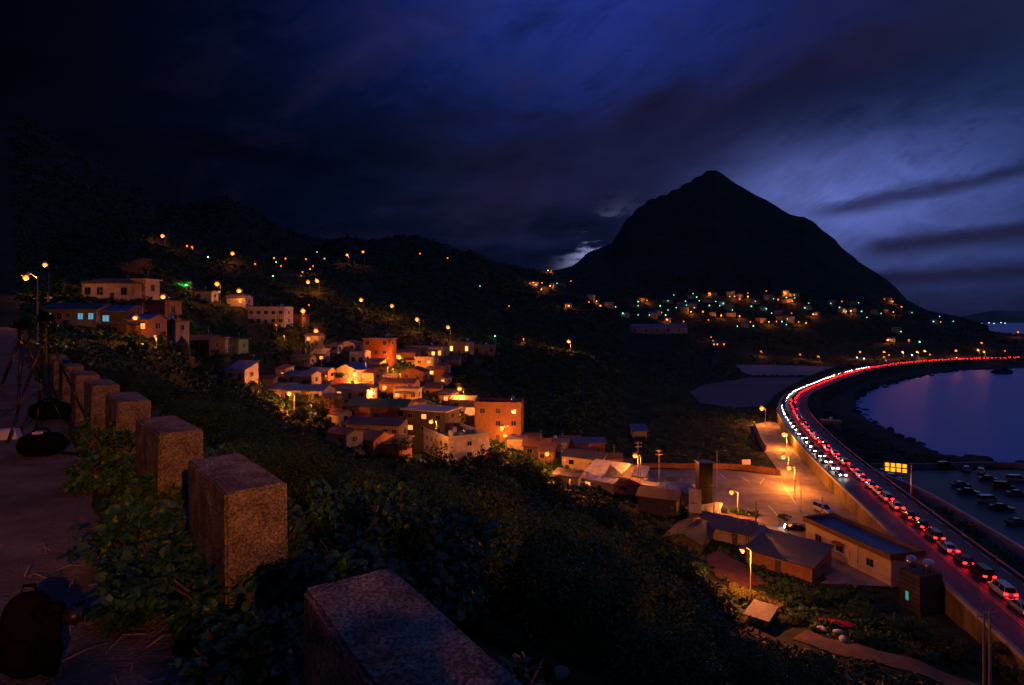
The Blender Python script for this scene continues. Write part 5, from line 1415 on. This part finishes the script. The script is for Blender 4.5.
for i, (px, py, Y, R, h, m, lab) in enumerate([
 (742, 603, 80, 2.2, 2.4, M_lamplit, 'glowing yellow shrub right under the slope lamp'), (760, 606, 78, 1.7, 2.2, M_lamplit, 'glowing shrub right of the one under the slope lamp'), (732, 596, 84, 1.8, 2.2, M_lamplit, 'glowing shrub left of the one under the slope lamp'),
 (722, 606, 80, 1.8, 1.8, M_leaf, 'greenish shrub at the left of glowing shrubs'), (776, 612, 76, 1.6, 1.6, M_red, 'reddish shrub right of the glowing shrubs'), (798, 624, 72, 1.8, 1.4, M_leaf3, 'olive shrub at the start of dirt track'),
 (775, 590, 84, 2.4, 1.8, M_leaf, 'dark green shrub behind the slope lamp post'), (805, 600, 82, 2.4, 1.8, M_leaf2, 'dark shrub below the big dark shed'), (838, 604, 82, 2.4, 2, M_leaf2, 'dark shrub below the window of roadside hall'), (862, 616, 78, 2.4, 2.2, M_leaf2, 'dark shrub before the end of roadside hall'),
 (735, 514, 126, 1.5, 1.6, M_leaf, 'clipped hedge bush left in the row at the lot lamp'), (744, 516, 124, 1.5, 1.6, M_leaf, 'clipped hedge bush in the middle of the row at the lot lamp'), (754, 517, 123, 1.5, 1.6, M_leaf, 'clipped hedge bush right in the row at the lot lamp'), (723, 513, 127, 1.5, 1.6, M_leaf3, 'hedge bush nearest to the dark cabinet'), (784, 520, 121, 1.8, 1.2, M_leaf2, 'low shrub between the red car and roadside hall'),
 (925, 640, 78, 2.6, 3.0, M_leaf2, 'dark shrub below the road wall, first from the tower'), (945, 652, 76, 2.6, 3.2, M_leaf2, 'dark shrub below the road wall, second from the tower'), (966, 664, 73, 2.6, 3.2, M_leaf3, 'olive shrub below the road wall, left of the twin poles'), (1003, 672, 70, 2.6, 3.4, M_leaf2, 'dark shrub below the road wall, right of the twin poles'), (1022, 690, 66, 2.4, 3.2, M_leaf2, 'dark shrub in the bottom right corner'), (895, 632, 78, 2.4, 2.4, M_leaf2, 'dark shrub in front of the dark tower'),
 (915, 655, 72, 2.2, 1.4, M_leaf3, 'low olive shrub on the far side of dirt track'), (870, 642, 73, 2.0, 1.4, M_leaf, 'low green shrub behind the red boat')]):
    shrub(px, py, Y, R, h, m, lab, 'shrubs round the slope lamp and lot', 60 + i)
# scrub and woodland that reads as one mass
def scrub(name, n, gen, m, rad, seed, label, per=12, hz=.8):
    rnd = np.random.default_rng(seed)
    X, Y = gen(rnd, n)
    keep = ~inside(X, Y, SEA) & (segdist(X, Y, ROAD[::3]) > 11.5)
    for P in (LOT, SLOT, POND_LOW, POND_UP): keep &= ~inside(X, Y, P) & (segdist(X, Y, P, True) > 1.5)
    keep &= segdist(X, Y, SEA, True) > 16
    for a, b, c in zip(hx, hy, hr): keep &= np.hypot(X - a, Y - b) > c * .72
    keep &= segdist(X, Y, TRACK) > 3.2
    keep &= ~inside(X, Y, YARD)
    keep &= sval(X, Y) > 1.6
    X, Y = X[keep], Y[keep]
    Z = height(X, Y)
    n = len(X)
    r = rad(rnd, X, Y)
    C = np.repeat(np.c_[X, Y, Z], per, 0)
    p = rnd.normal(size=(n * per, 3)); p /= np.linalg.norm(p, axis=1)[:, None]; p[:, 2] = abs(p[:, 2])
    p *= rnd.uniform(.3, 1, n * per)[:, None]
    rr_ = np.repeat(r, per)
    C = C + p * np.c_[rr_, rr_, rr_ * hz]
    o = obj(name, npmesh(name, leaf_quads(C, rr_ * .62, rnd, asp=.7), QF(n * per), m))
    tag(o, label, 'vegetation', kind='stuff')
def g_slope(rnd, n):
    px = rnd.uniform(20, 1080, n); Y = np.exp(rnd.uniform(math.log(11), math.log(150), n)); return (px - 512) / FPX * Y, Y
def g_hill(rnd, n):
    px = rnd.uniform(-30, 620, n); Y = np.exp(rnd.uniform(math.log(110), math.log(760), n)); return (px - 512) / FPX * Y, Y
def g_valley(rnd, n):
    px = rnd.uniform(500, 1060, n); Y = np.exp(rnd.uniform(math.log(150), math.log(1000), n)); return (px - 512) / FPX * Y, Y
scrub('undergrowth', 11000, g_slope, M_leaf2, lambda r, X, Y: r.uniform(.4, 1.0, len(X)) * (.5 + Y / 90), 1, 'low dark undergrowth covering the near slope', 16)
scrub('woodland', 15000, g_hill, M_leaf2, lambda r, X, Y: r.uniform(.6, 1.5, len(X)) * (.6 + Y / 260), 2, 'dark wooded scrub covering the left mountainside')
scrub('valley_scrub', 12000, g_valley, M_leaf3, lambda r, X, Y: r.uniform(.5, 1.2, len(X)) * (.5 + Y / 330), 3, 'dark scrub on the valley floor and lower mountain', 12, .7)
# boulders on the shore
bp_ = []
for k in range(5):
    b = MB(); b.ball((0, 0, .3), 1, 9, 6, .62, .22, random.Random(k)); bp_.append(b.mesh('boulder', M_rock))
br = random.Random(9)
SP = resample(SEA[4:17], 3.4)
for i, p in enumerate(SP):
    if br.random() < .25: continue
    q = br.uniform(.6, 2.0)
    x, y = p[0] + br.uniform(-4, 3), p[1] + br.uniform(-4, 3)
    o = obj('boulder', bp_[i % 5], None, None, (x, y, max(H(x, y), -.4) - .1 * q)); o.scale = (q * br.uniform(.8, 1.5), q, q * br.uniform(.6, 1)); o.rotation_euler = (0, 0, br.uniform(0, 6))
    tag(o, 'dark boulder at the waterline of the bay', 'rock', 'boulders along the bay shore')
x, y = onz(1003, 373.5, 0)
o = obj('sea_rock', bp_[0], None, None, (x, y, -.6)); o.scale = (8, 5, 4.5); tag(o, 'dark rock standing alone in the bay water', 'rock')
# shore hut and platform by the curve
x, y = onz(832, 428, 4.2)
house('tiny pale hut on the shore platform beside the road bend', 0, 0, 0, 6, 4, 2.6, -20, 'slab', M_w_cream, M_conc, 'd', 1, 1, at=(x, y, 4.0), cat='hut', name='hut', door=False)
# headland far away
hm = MB(); N_ = 40
vs = []
for i in range(N_ + 1):
    f = i / N_; X_ = 4600 + f * 4200; hh = 150 * min(1, f * 9) ** .6 * (.75 + .5 * fbm(np.array([f * 6.0]), np.array([2.2]))[0]) + 10
    vs += [(X_, 5900, -2), (X_, 6250, hh), (X_, 7000, -2)]
fs = []
for i in range(N_):
    for k in range(2): fs.append((i * 3 + k, (i + 1) * 3 + k, (i + 1) * 3 + k + 1, i * 3 + k + 1))
hm.add(vs, fs); tag(hm.build('distant_headland', M_leaf2, smooth=True), kind='structure')
# dirt track, boat hull, sacks
n = len(TRACK); A, B = offset(TRACK, -2.2), offset(TRACK, 2.2)
V = []
cols = 9
for k in range(cols):
    Q = A + (B - A) * k / (cols - 1)
    V.append(np.c_[Q, height(Q[:, 0], Q[:, 1]) + .12])
V = np.concatenate(V)
F = np.array([(k * n + i, (k + 1) * n + i, (k + 1) * n + i + 1, k * n + i + 1) for k in range(cols - 1) for i in range(n - 1)])
tag(obj('dirt_track', npmesh('dirt_track', V, F, M_dirt, True)), kind='structure')
yx, yy = np.meshgrid(np.linspace(YARD[:, 0].min(), YARD[:, 0].max(), 26), np.linspace(YARD[:, 1].min(), YARD[:, 1].max(), 26), indexing='ij')
V = np.c_[yx.ravel(), yy.ravel(), height(yx.ravel(), yy.ravel()) + .15]
F = np.array([(i * 26 + j, (i + 1) * 26 + j, (i + 1) * 26 + j + 1, i * 26 + j + 1) for i in range(25) for j in range(25)])
F = F[inside(V[F].mean(1)[:, 0], V[F].mean(1)[:, 1], YARD)]
tag(obj('dirt_yard', npmesh('dirt_yard', V, F, mat('red_dirt', (.2, .085, .045), .95, .3, .6, 0, .2, .4, 6), True)), kind='structure')
x, y, z = land(838, 623, 72, .3, .8, 1.2)
t = thing('rowing_boat', 'long red boat lying upturned among the bushes by dirt track', 'boat', (x, y, z), math.radians(-28))
b = MB(); st = [(-2.4, .05, .1), (-1.8, .45, .35), (-.6, .62, .5), (.8, .6, .5), (1.8, .42, .38), (2.4, .06, .12)]
vs = []
for X_, w_, h_ in st: vs += [(X_, -w_, 0), (X_, -w_ * .75, h_ * .7), (X_, 0, h_), (X_, w_ * .75, h_ * .7), (X_, w_, 0)]
b.add(vs, [(i * 5 + k, (i + 1) * 5 + k, (i + 1) * 5 + k + 1, i * 5 + k + 1) for i in range(5) for k in range(4)]); b.build('hull', CARM['red_paint'], t, smooth=True)
b = MB(); b.tube([(-2.3, 0, .16), (-1.8, 0, .4), (-.6, 0, .54), (.8, 0, .54), (1.8, 0, .43), (2.3, 0, .17)], .05, n=6); b.build('keel', M_trunk, t)
for i, (px, py, lab) in enumerate(((838, 633, 'pale sack lying at the edge of dirt track, upper one'), (843, 640, 'pale sack lying at the edge of dirt track, lower one'), (822, 630, 'whitish bundle left of the pale sacks by the track'))):
    x, y, z = land(px, py, 70, .2, .8, 1.2)
    b = MB(); b.ball((0, 0, .3), .55, 10, 6, .6, .12, random.Random(i + 40)); o = b.build('sack', M_w_white, None, (x, y, z - .15), True); o.scale = (1.3, .8, 1); o.rotation_euler = (0, 0, i); tag(o, lab, 'sack', 'sacks beside the dirt track')
# ------------------------------------------------------------------ viewpoint: path, guard posts, plants, gear
gs, gt = np.meshgrid(np.linspace(-6.3, -.12, 10), np.linspace(-16, 80, 120), indexing='ij')
jit = fbm(gt.ravel() * .9, gt.ravel() * 0 + 3.3) * .5 * (gs.ravel() > -.2)
X = P0[0] + NN[0] * (gs.ravel() + jit) + T[0] * gt.ravel(); Y = P0[1] + NN[1] * (gs.ravel() + jit) + T[1] * gt.ravel()
V = np.c_[X, Y, height(X, Y) + .03]
F = np.array([(i * 120 + j, (i + 1) * 120 + j, (i + 1) * 120 + j + 1, i * 120 + j + 1) for i in range(9) for j in range(119)])
me = npmesh('path', V, F, M_path)
if me.polygons[0].normal.z < 0: me.flip_normals()
tag(obj('path', me), kind='structure')
def at_st(s, t): return P0[0] + NN[0] * s + T[0] * t, P0[1] + NN[1] * s + T[1] * t
import bmesh
PANG = math.atan2(T[1], T[0])
def post_mesh(seed):
    r = random.Random(seed)
    bm = bmesh.new()
    bmesh.ops.create_cube(bm, size=1)
    for v in bm.verts: v.co = (v.co.x * .91, v.co.y * .30, v.co.z * 1.25 + .125)
    bmesh.ops.subdivide_edges(bm, edges=bm.edges[:], cuts=5, use_grid_fill=True)
    bmesh.ops.bevel(bm, geom=[e for e in bm.edges if len(e.link_faces) == 2 and e.calc_face_angle(0) > 1], offset=.012, segments=2, affect='EDGES')
    for v in bm.verts:
        k = .0022 + (.012 if r.random() < .03 else 0)
        v.co += Vector((r.uniform(-k, k), r.uniform(-k, k), r.uniform(-k, k)))
    me = bpy.data.meshes.new('guard_post'); bm.to_mesh(me); bm.free(); me.materials.append(M_post)
    return me
corner = [(-.676, 1.896), (-1.965, 3.617), (-3.2, 5.06), (-4.6, 6.75), (-5.87, 8.2), (-7.05, 9.55), (-8.4, 11.1), (-9.7, 12.6), (-11, 14.2)]
plab = ['nearest weathered concrete guard post, cut by the bottom edge', 'second concrete guard post from the near end, bluish top', 'third concrete guard post from the near end', 'fourth concrete guard post from the near end', 'fifth concrete guard post from the near end, beside the bags', 'sixth concrete guard post, behind the tripods', 'seventh concrete guard post, far behind the tripods', 'eighth concrete guard post, far down the path', 'last visible concrete guard post down the path']
for i, c in enumerate(corner):
    ca = np.array(c)
    d_ = np.array([(-.557, .83), (-.62, .785), (-.66, .75)][i]) if i < 3 else T
    d_ = d_ / np.linalg.norm(d_)
    ctr = ca - d_ * .465 + np.array((d_[1], -d_[0])) * .165
    o = obj('guard_post', post_mesh(i), None, None, (ctr[0], ctr[1], 44.4))
    o.rotation_euler = (random.uniform(-.01, .01), random.uniform(-.012, .012), math.atan2(d_[1], d_[0]))
    tag(o, plab[i], 'guard post', 'concrete guard posts along the path')
# leafy plants in the gaps
def leaf_mesh(C, size, rnd, outw=None):
    n = len(C)
    d = rnd.normal(size=(n, 3)) + (outw if outw is not None else 0); d[:, 2] -= .25; d /= np.linalg.norm(d, axis=1)[:, None]
    upv = np.array([0, 0, 1.0]) + rnd.normal(size=(n, 3)) * .45
    b = np.cross(d, upv); b /= np.linalg.norm(b, axis=1)[:, None]
    nr = np.cross(b, d)
    L = (size * rnd.uniform(.55, 1.25, n))[:, None]; w = L * rnd.uniform(.28, .4, n)[:, None]
    base = C; tip = C + d * L - nr * L * .22; m1 = C + d * L * .35 + nr * L * .05; m2 = C + d * L * .7 - nr * L * .04
    v = np.stack([base, m1 + b * w + nr * w * .3, m2 + b * w * .8 + nr * w * .2, tip, m2 - b * w * .8 + nr * w * .2, m1 - b * w + nr * w * .3, m1, m2], 1).reshape(-1, 3)
    k = np.arange(n)[:, None] * 8
    F = np.concatenate([k + np.array([[0, 6, 1, 1]]), k + np.array([[1, 6, 7, 2]]), k + np.array([[2, 7, 3, 3]]), k + np.array([[3, 7, 4, 4]]), k + np.array([[4, 7, 6, 5]]), k + np.array([[5, 6, 0, 0]])])
    return v, F
def plant(s, t, R, h, n, leaf, m, label, seed, group='leafy plants between the guard posts'):
    x, y = at_st(s, t); z = H(x, y)
    rnd = np.random.default_rng(seed)
    P = crown_points(n, R, h, 0, rnd, 14, .4)
    out = P - np.array([0, 0, h * .3]); out /= np.linalg.norm(out, axis=1)[:, None] + 1e-6
    v, F = leaf_mesh(P, np.full(n, leaf), rnd, out * 1.1)
    tri = []
    me = bpy.data.meshes.new('foliage')
    me.from_pydata(v.tolist(), [], [tuple(dict.fromkeys(f)) for f in F.tolist()]); me.materials.append(m)
    th_ = thing('leafy_plant', label, 'plant', (x, y, z - .03), 0, group)
    obj('foliage', me, th_)
    st = MB()
    for k in range(7):
        a = rnd.uniform(0, 6.28); st.tube([(0, 0, -.1), (math.cos(a) * R * .35, math.sin(a) * R * .35, h * .4), (math.cos(a) * R * .7, math.sin(a) * R * .7, h * .8)], .014, .006, 5)
    st.build('stems', M_trunk, th_)
M_lf = foliage('weed_leaf', (.012, .05, .012), (.042, .12, .03))
M_lf2 = foliage('dark_weed_leaf', (.007, .04, .018), (.022, .085, .035))
for i, (s, t, R, h, n, lf, m, lab) in enumerate([
 (-.05, 5.35, .50, .62, 900, .085, M_lf, 'leafy plant in the gap before the fourth guard post'), (-.2, 4.7, .42, .40, 700, .085, M_lf, 'low leafy plant at the path side of third guard post'), (.1, 3.35, .55, .52, 1000, .09, M_lf, 'leafy plant filling the gap between second and third guard posts'),
 (-.22, 2.65, .48, .42, 900, .09, M_lf2, 'low dark plant at the path side of second guard post'), (.02, 1.35, .52, .42, 1300, .09, M_lf2, 'dark leafy plant in the gap between the two nearest guard posts'), (-.25, 1.9, .5, .38, 1100, .085, M_lf2, 'dark plant spilling onto the path left of the nearest gap'),
 (-.12, .75, .36, .36, 900, .075, M_lf2, 'dark plant hugging the base of nearest guard post'), (.55, 1.3, .6, .36, 1000, .10, M_lf2, 'leafy plant just beyond the nearest gap on the slope'), (.9, 3.0, .7, .55, 1100, .10, M_lf, 'leafy plant beyond the second guard post on the slope'),
 (.85, 4.6, .65, .7, 1000, .09, M_lf, 'leafy plant showing behind the third guard post'), (.8, 6.4, .6, .7, 900, .09, M_lf, 'leafy plant showing behind the fourth guard post'), (0, 7.45, .45, .5, 700, .08, M_lf, 'plant in the gap before the fifth guard post'),
 (.9, .2, .7, .4, 1000, .11, M_lf2, 'dark leafy plant on the slope beside the nearest guard post'), (.42, 1.75, .4, .5, 900, .09, M_lf, 'leafy plant climbing the end of the second guard post'), (1.6, 2.2, .9, 1.2, 1400, .11, M_lf2, 'tall dark plant on the slope right of second guard post'), (1.9, 3.8, 1.0, 1.3, 1400, .11, M_lf, 'tall leafy plant on the slope right of third guard post')]):
    plant(s + (.22 if s < .3 else 0), t, R * .92, h, int(n * 1.35), lf * .82, m, lab, 200 + i)
# dry twigs and litter on the path edge
tw = MB(); r5 = random.Random(5)
for k in range(70):
    x, y = at_st(r5.uniform(-.75, .1), r5.uniform(.3, 3.2)); a = r5.uniform(0, 6.28); l = r5.uniform(.05, .22)
    tw.tube([(x, y, 44.45), (x + l * .5 * math.cos(a), y + l * .5 * math.sin(a), 44.46 + r5.uniform(0, .03)), (x + l * math.cos(a + .3), y + l * math.sin(a + .3), 44.445)], .004, .002, 4)
o = tw.build('dry_litter', mat('dry_straw', (.22, .17, .1), .9, .3, 9)); tag(o, 'dry twigs and straw scattered along the path edge', 'litter', kind='stuff')
# tripods with cameras
def tripod(px, py, hgt, label, clabel, rot):
    d = 1.6 * FPX / (py - HOR); x = (px - 512) / FPX * d
    t = thing('tripod', label, 'tripod', (x, d, 44.43), rot, 'tripods beside the guard posts')
    for k in range(3):
        a = k * 2.094
        l = MB(); f = np.array((math.cos(a) * .52, math.sin(a) * .52, 0)); tp = np.array((math.cos(a) * .05, math.sin(a) * .05, hgt - .22))
        m1 = tp + (f - tp) * .45; m2 = tp + (f - tp) * .75
        l.tube([tp, m1], .021, n=8); l.tube([m1, m2], .017, n=8); l.tube([m2, f], .013, n=8); l.tube([m1 - (tp - f) * .015, m1 + (tp - f) * .015], .025, n=8)
        lg = l.build('leg', M_blackmetal, t, smooth=True)
        b = MB(); b.ball((f[0], f[1], .018), .022, 8, 5); b.build('rubber_foot', M_rubber, lg)
    c = MB(); c.tube([(0, 0, hgt - .55), (0, 0, hgt - .08)], .018, n=8); c.tube([(0, 0, hgt - .27), (0, 0, hgt - .17)], .06, .05, 10); c.build('centre_column', M_blackmetal, t)
    h = MB(); h.ball((0, 0, hgt - .05), .038, 10, 6); h.box(-.05, .05, -.035, .035, hgt - .018, hgt); h.tube([(0, 0, hgt - .06), (-.16, -.12, hgt - .2)], .008, n=6); h.build('tripod_head', M_blackmetal, t)
    k = thing('camera', clabel, 'camera', (x, d, 44.43 + hgt + .002), rot + .5, 'cameras on the tripods')
    b = MB(); b.box(-.075, .075, -.035, .035, 0, .10); b.box(-.035, .035, -.03, .04, .10, .135, .012, .01); b.box(-.085, -.045, -.035, .05, .0, .09); b.build('body', M_dark, k)
    l = MB(); l.tube([(0, .035, .052), (0, .11, .052)], .036, n=14); l.tube([(0, .11, .052), (0, .15, .052)], .042, n=14); l.build('lens', M_blackmetal, k, smooth=True)
    s_ = MB(); s_.tube([(-.08, -.02, .08), (-.13, -.05, -.12), (-.05, -.09, -.22), (.09, -.06, -.1), (.08, -.02, .08)], .008, n=5); s_.build('strap', M_dark, k)
tripod(46, 437, 1.52, 'black camera tripod nearer the leafy plants', 'black camera on the tripod nearer the plants', .35)
tripod(22, 430, 1.42, 'black camera tripod at the left edge of the picture', 'black camera on the tripod at the left edge', 1.1)
def soft_bag(px, py, w, h, dpt, label, seed, lump=.10):
    d = 1.6 * FPX / (py - HOR); x = (px - 512) / FPX * d
    t = thing('camera_bag', label, 'bag', (x, d, 44.43), 0, 'black camera bags on the path')
    b = MB(); b.ball((0, 0, h * .48), 1, 18, 12, 1, lump * .3, random.Random(seed))
    b.v = [(math.copysign(abs(v[0]) ** .7, v[0]) * w / 2, math.copysign(abs(v[1]) ** .7, v[1]) * dpt / 2, h * .48 + math.copysign(abs((v[2] - h * .48)) ** .75, v[2] - h * .48) * h * .48) for v in b.v]
    b.build('body', M_dark, t, smooth=True)
    l = MB(); l.tube([(-w * .25, 0, h * .93), (-w * .15, 0, h * 1.12), (w * .1, .02, h * 1.12), (w * .22, 0, h * .93)], .014, n=6); l.build('handle', M_dark, t, smooth=True)
    p = MB(); p.ball((0, -dpt * .46, h * .34), 1, 12, 8); p.v = [(v[0] * w * .3, -dpt * .46 + (v[1] + dpt * .46) * .05, h * .34 + (v[2] - h * .34) * h * .22) for v in p.v]; p.build('pocket', M_dark, t, smooth=True)
    return t, x, d
soft_bag(50, 421, .56, .28, .40, 'black slumped bag lying between the tripods and fifth guard post', 3)
t, x, d = soft_bag(42, 458, .46, .27, .36, 'black camera bag with a pale tag on the path before the tripods', 4)
q = MB(); q.box(-.02, .06, -.12, -.06, .262, .285); q.build('pale_tag', M_w_white, t)
q = MB(); q.tube([(.2, -.1, .12), (.32, -.12, .06), (.42, -.05, .03), (.5, -.1, .02)], .022, .014, 6); q.build('strap', M_dark, t, smooth=True)
d = 1.6 * FPX / (441 - HOR); x = (5 - 512) / FPX * d
o = MB(); o.box(-.16, .16, -.1, .1, 0, .12, .03, .02); o = o.build('plastic_box', mat('pale_blue_plastic', (.35, .42, .6), .5, .1, 3), None, (x, d, 44.43)); o.rotation_euler = (0, 0, .4); tag(o, 'pale bluish plastic box on the path at the left edge', 'box')
# backpack with a camera leaning on it, bottom left corner
d = 1.6 * FPX / (681 - HOR); x = (28 - 512) / FPX * d
t = thing('backpack', 'dark upright backpack standing on the path in the bottom left corner', 'backpack', (x, d, 44.43), .25)
t.scale = (.86, .86, .92)
b = MB(); b.ball((0, 0, .2), 1, 20, 14)
b.v = [(math.copysign(abs(v[0]) ** .65, v[0]) * .115, math.copysign(abs(v[1]) ** .65, v[1]) * .08, .19 + math.copysign(abs(v[2] - .2) ** .8, v[2] - .2) * .2) for v in b.v]
b.build('body', M_dark, t, smooth=True)
b = MB(); b.tube([(.06, -.07, .33), (.13, -.06, .25), (.145, -.05, .12), (.12, -.06, .02)], .03, .036, 8); b.build('shoulder_strap', M_dark, t, smooth=True)
b = MB(); b.ball((-.01, -.08, .12), 1, 12, 8); b.v = [(-.01 + (v[0] + .01) * .085, -.08 + (v[1] + .08) * .04, .12 + (v[2] - .12) * .085) for v in b.v]; b.build('pocket', M_dark, t, smooth=True)
b = MB(); b.tube([(-.03, 0, .385), (-.02, 0, .425), (.03, 0, .425), (.04, 0, .385)], .008, n=6); b.build('handle', M_dark, t)
k = thing('camera', 'dark camera hanging at the side of the bottom left backpack', 'camera', (x + .15, d - .04, 44.43 + .22), -1.1, 'cameras on the tripods')
b = MB(); b.box(-.06, .06, -.03, .03, 0, .085); b.box(-.028, .028, -.025, .03, .085, .115, .01, .01); b.build('body', M_dark, k)
b = MB(); b.tube([(0, .03, .042), (0, .10, .042)], .033, n=14); b.build('lens', M_blackmetal, k, smooth=True)
# the street lamp that stands on the path behind the viewpoint
x, y = at_st(-3.2, -16.5)
t = thing('street_lamp', 'street lamp on the path behind the viewpoint', 'street lamp', (x, y, 44.43), 0, 'street lamps along the viewpoint path')
p = MB(); p.tube([(-1.2, 0, -.5), (-1.2, 0, 6.4)], .1, .06, 8); p.build('pole', M_conc, t)
p = MB(); p.tube([(-1.2, 0, 6.3), (0, 0, 6.55)], .045, n=6); p.build('arm', M_steel, t)
p = MB(); p.tube([(-.1, 0, 6.5), (.6, 0, 6.5)], .16, .1, 8); p.build('lamp_head', M_steel, t)
p = MB(); p.ball((.3, 0, 6.3), .16, 10, 6); p.build('bulb', M_bulb, t, smooth=True)
ld = bpy.data.lights.new('lamp_light', 'POINT'); ld.energy = 9000; ld.color = SOD; ld.shadow_soft_size = .18
obj('lamp_light', ld, t, None, (.3, 0, 5.95))
for (s_, t_, k_, sz_, lab) in ((.2, -5.0, .8, .40, 'unseen low tree added behind the viewpoint to shade the near path'), (2.6, -6.5, .7, .6, 'unseen tree added behind the viewpoint to shade the slope, nearest the path'), (4.4, -6.5, .8, .8, 'unseen tree added behind the viewpoint to shade the slope, farther down')):  # unseen trees added to block the rear lamp from near path and thicket
    tx, ty = at_st(s_, t_)
    put_tree(P_near[0], tx, ty, H(tx, ty), k_, 1.0 + s_, lab, 'trees behind the viewpoint', sz=sz_)
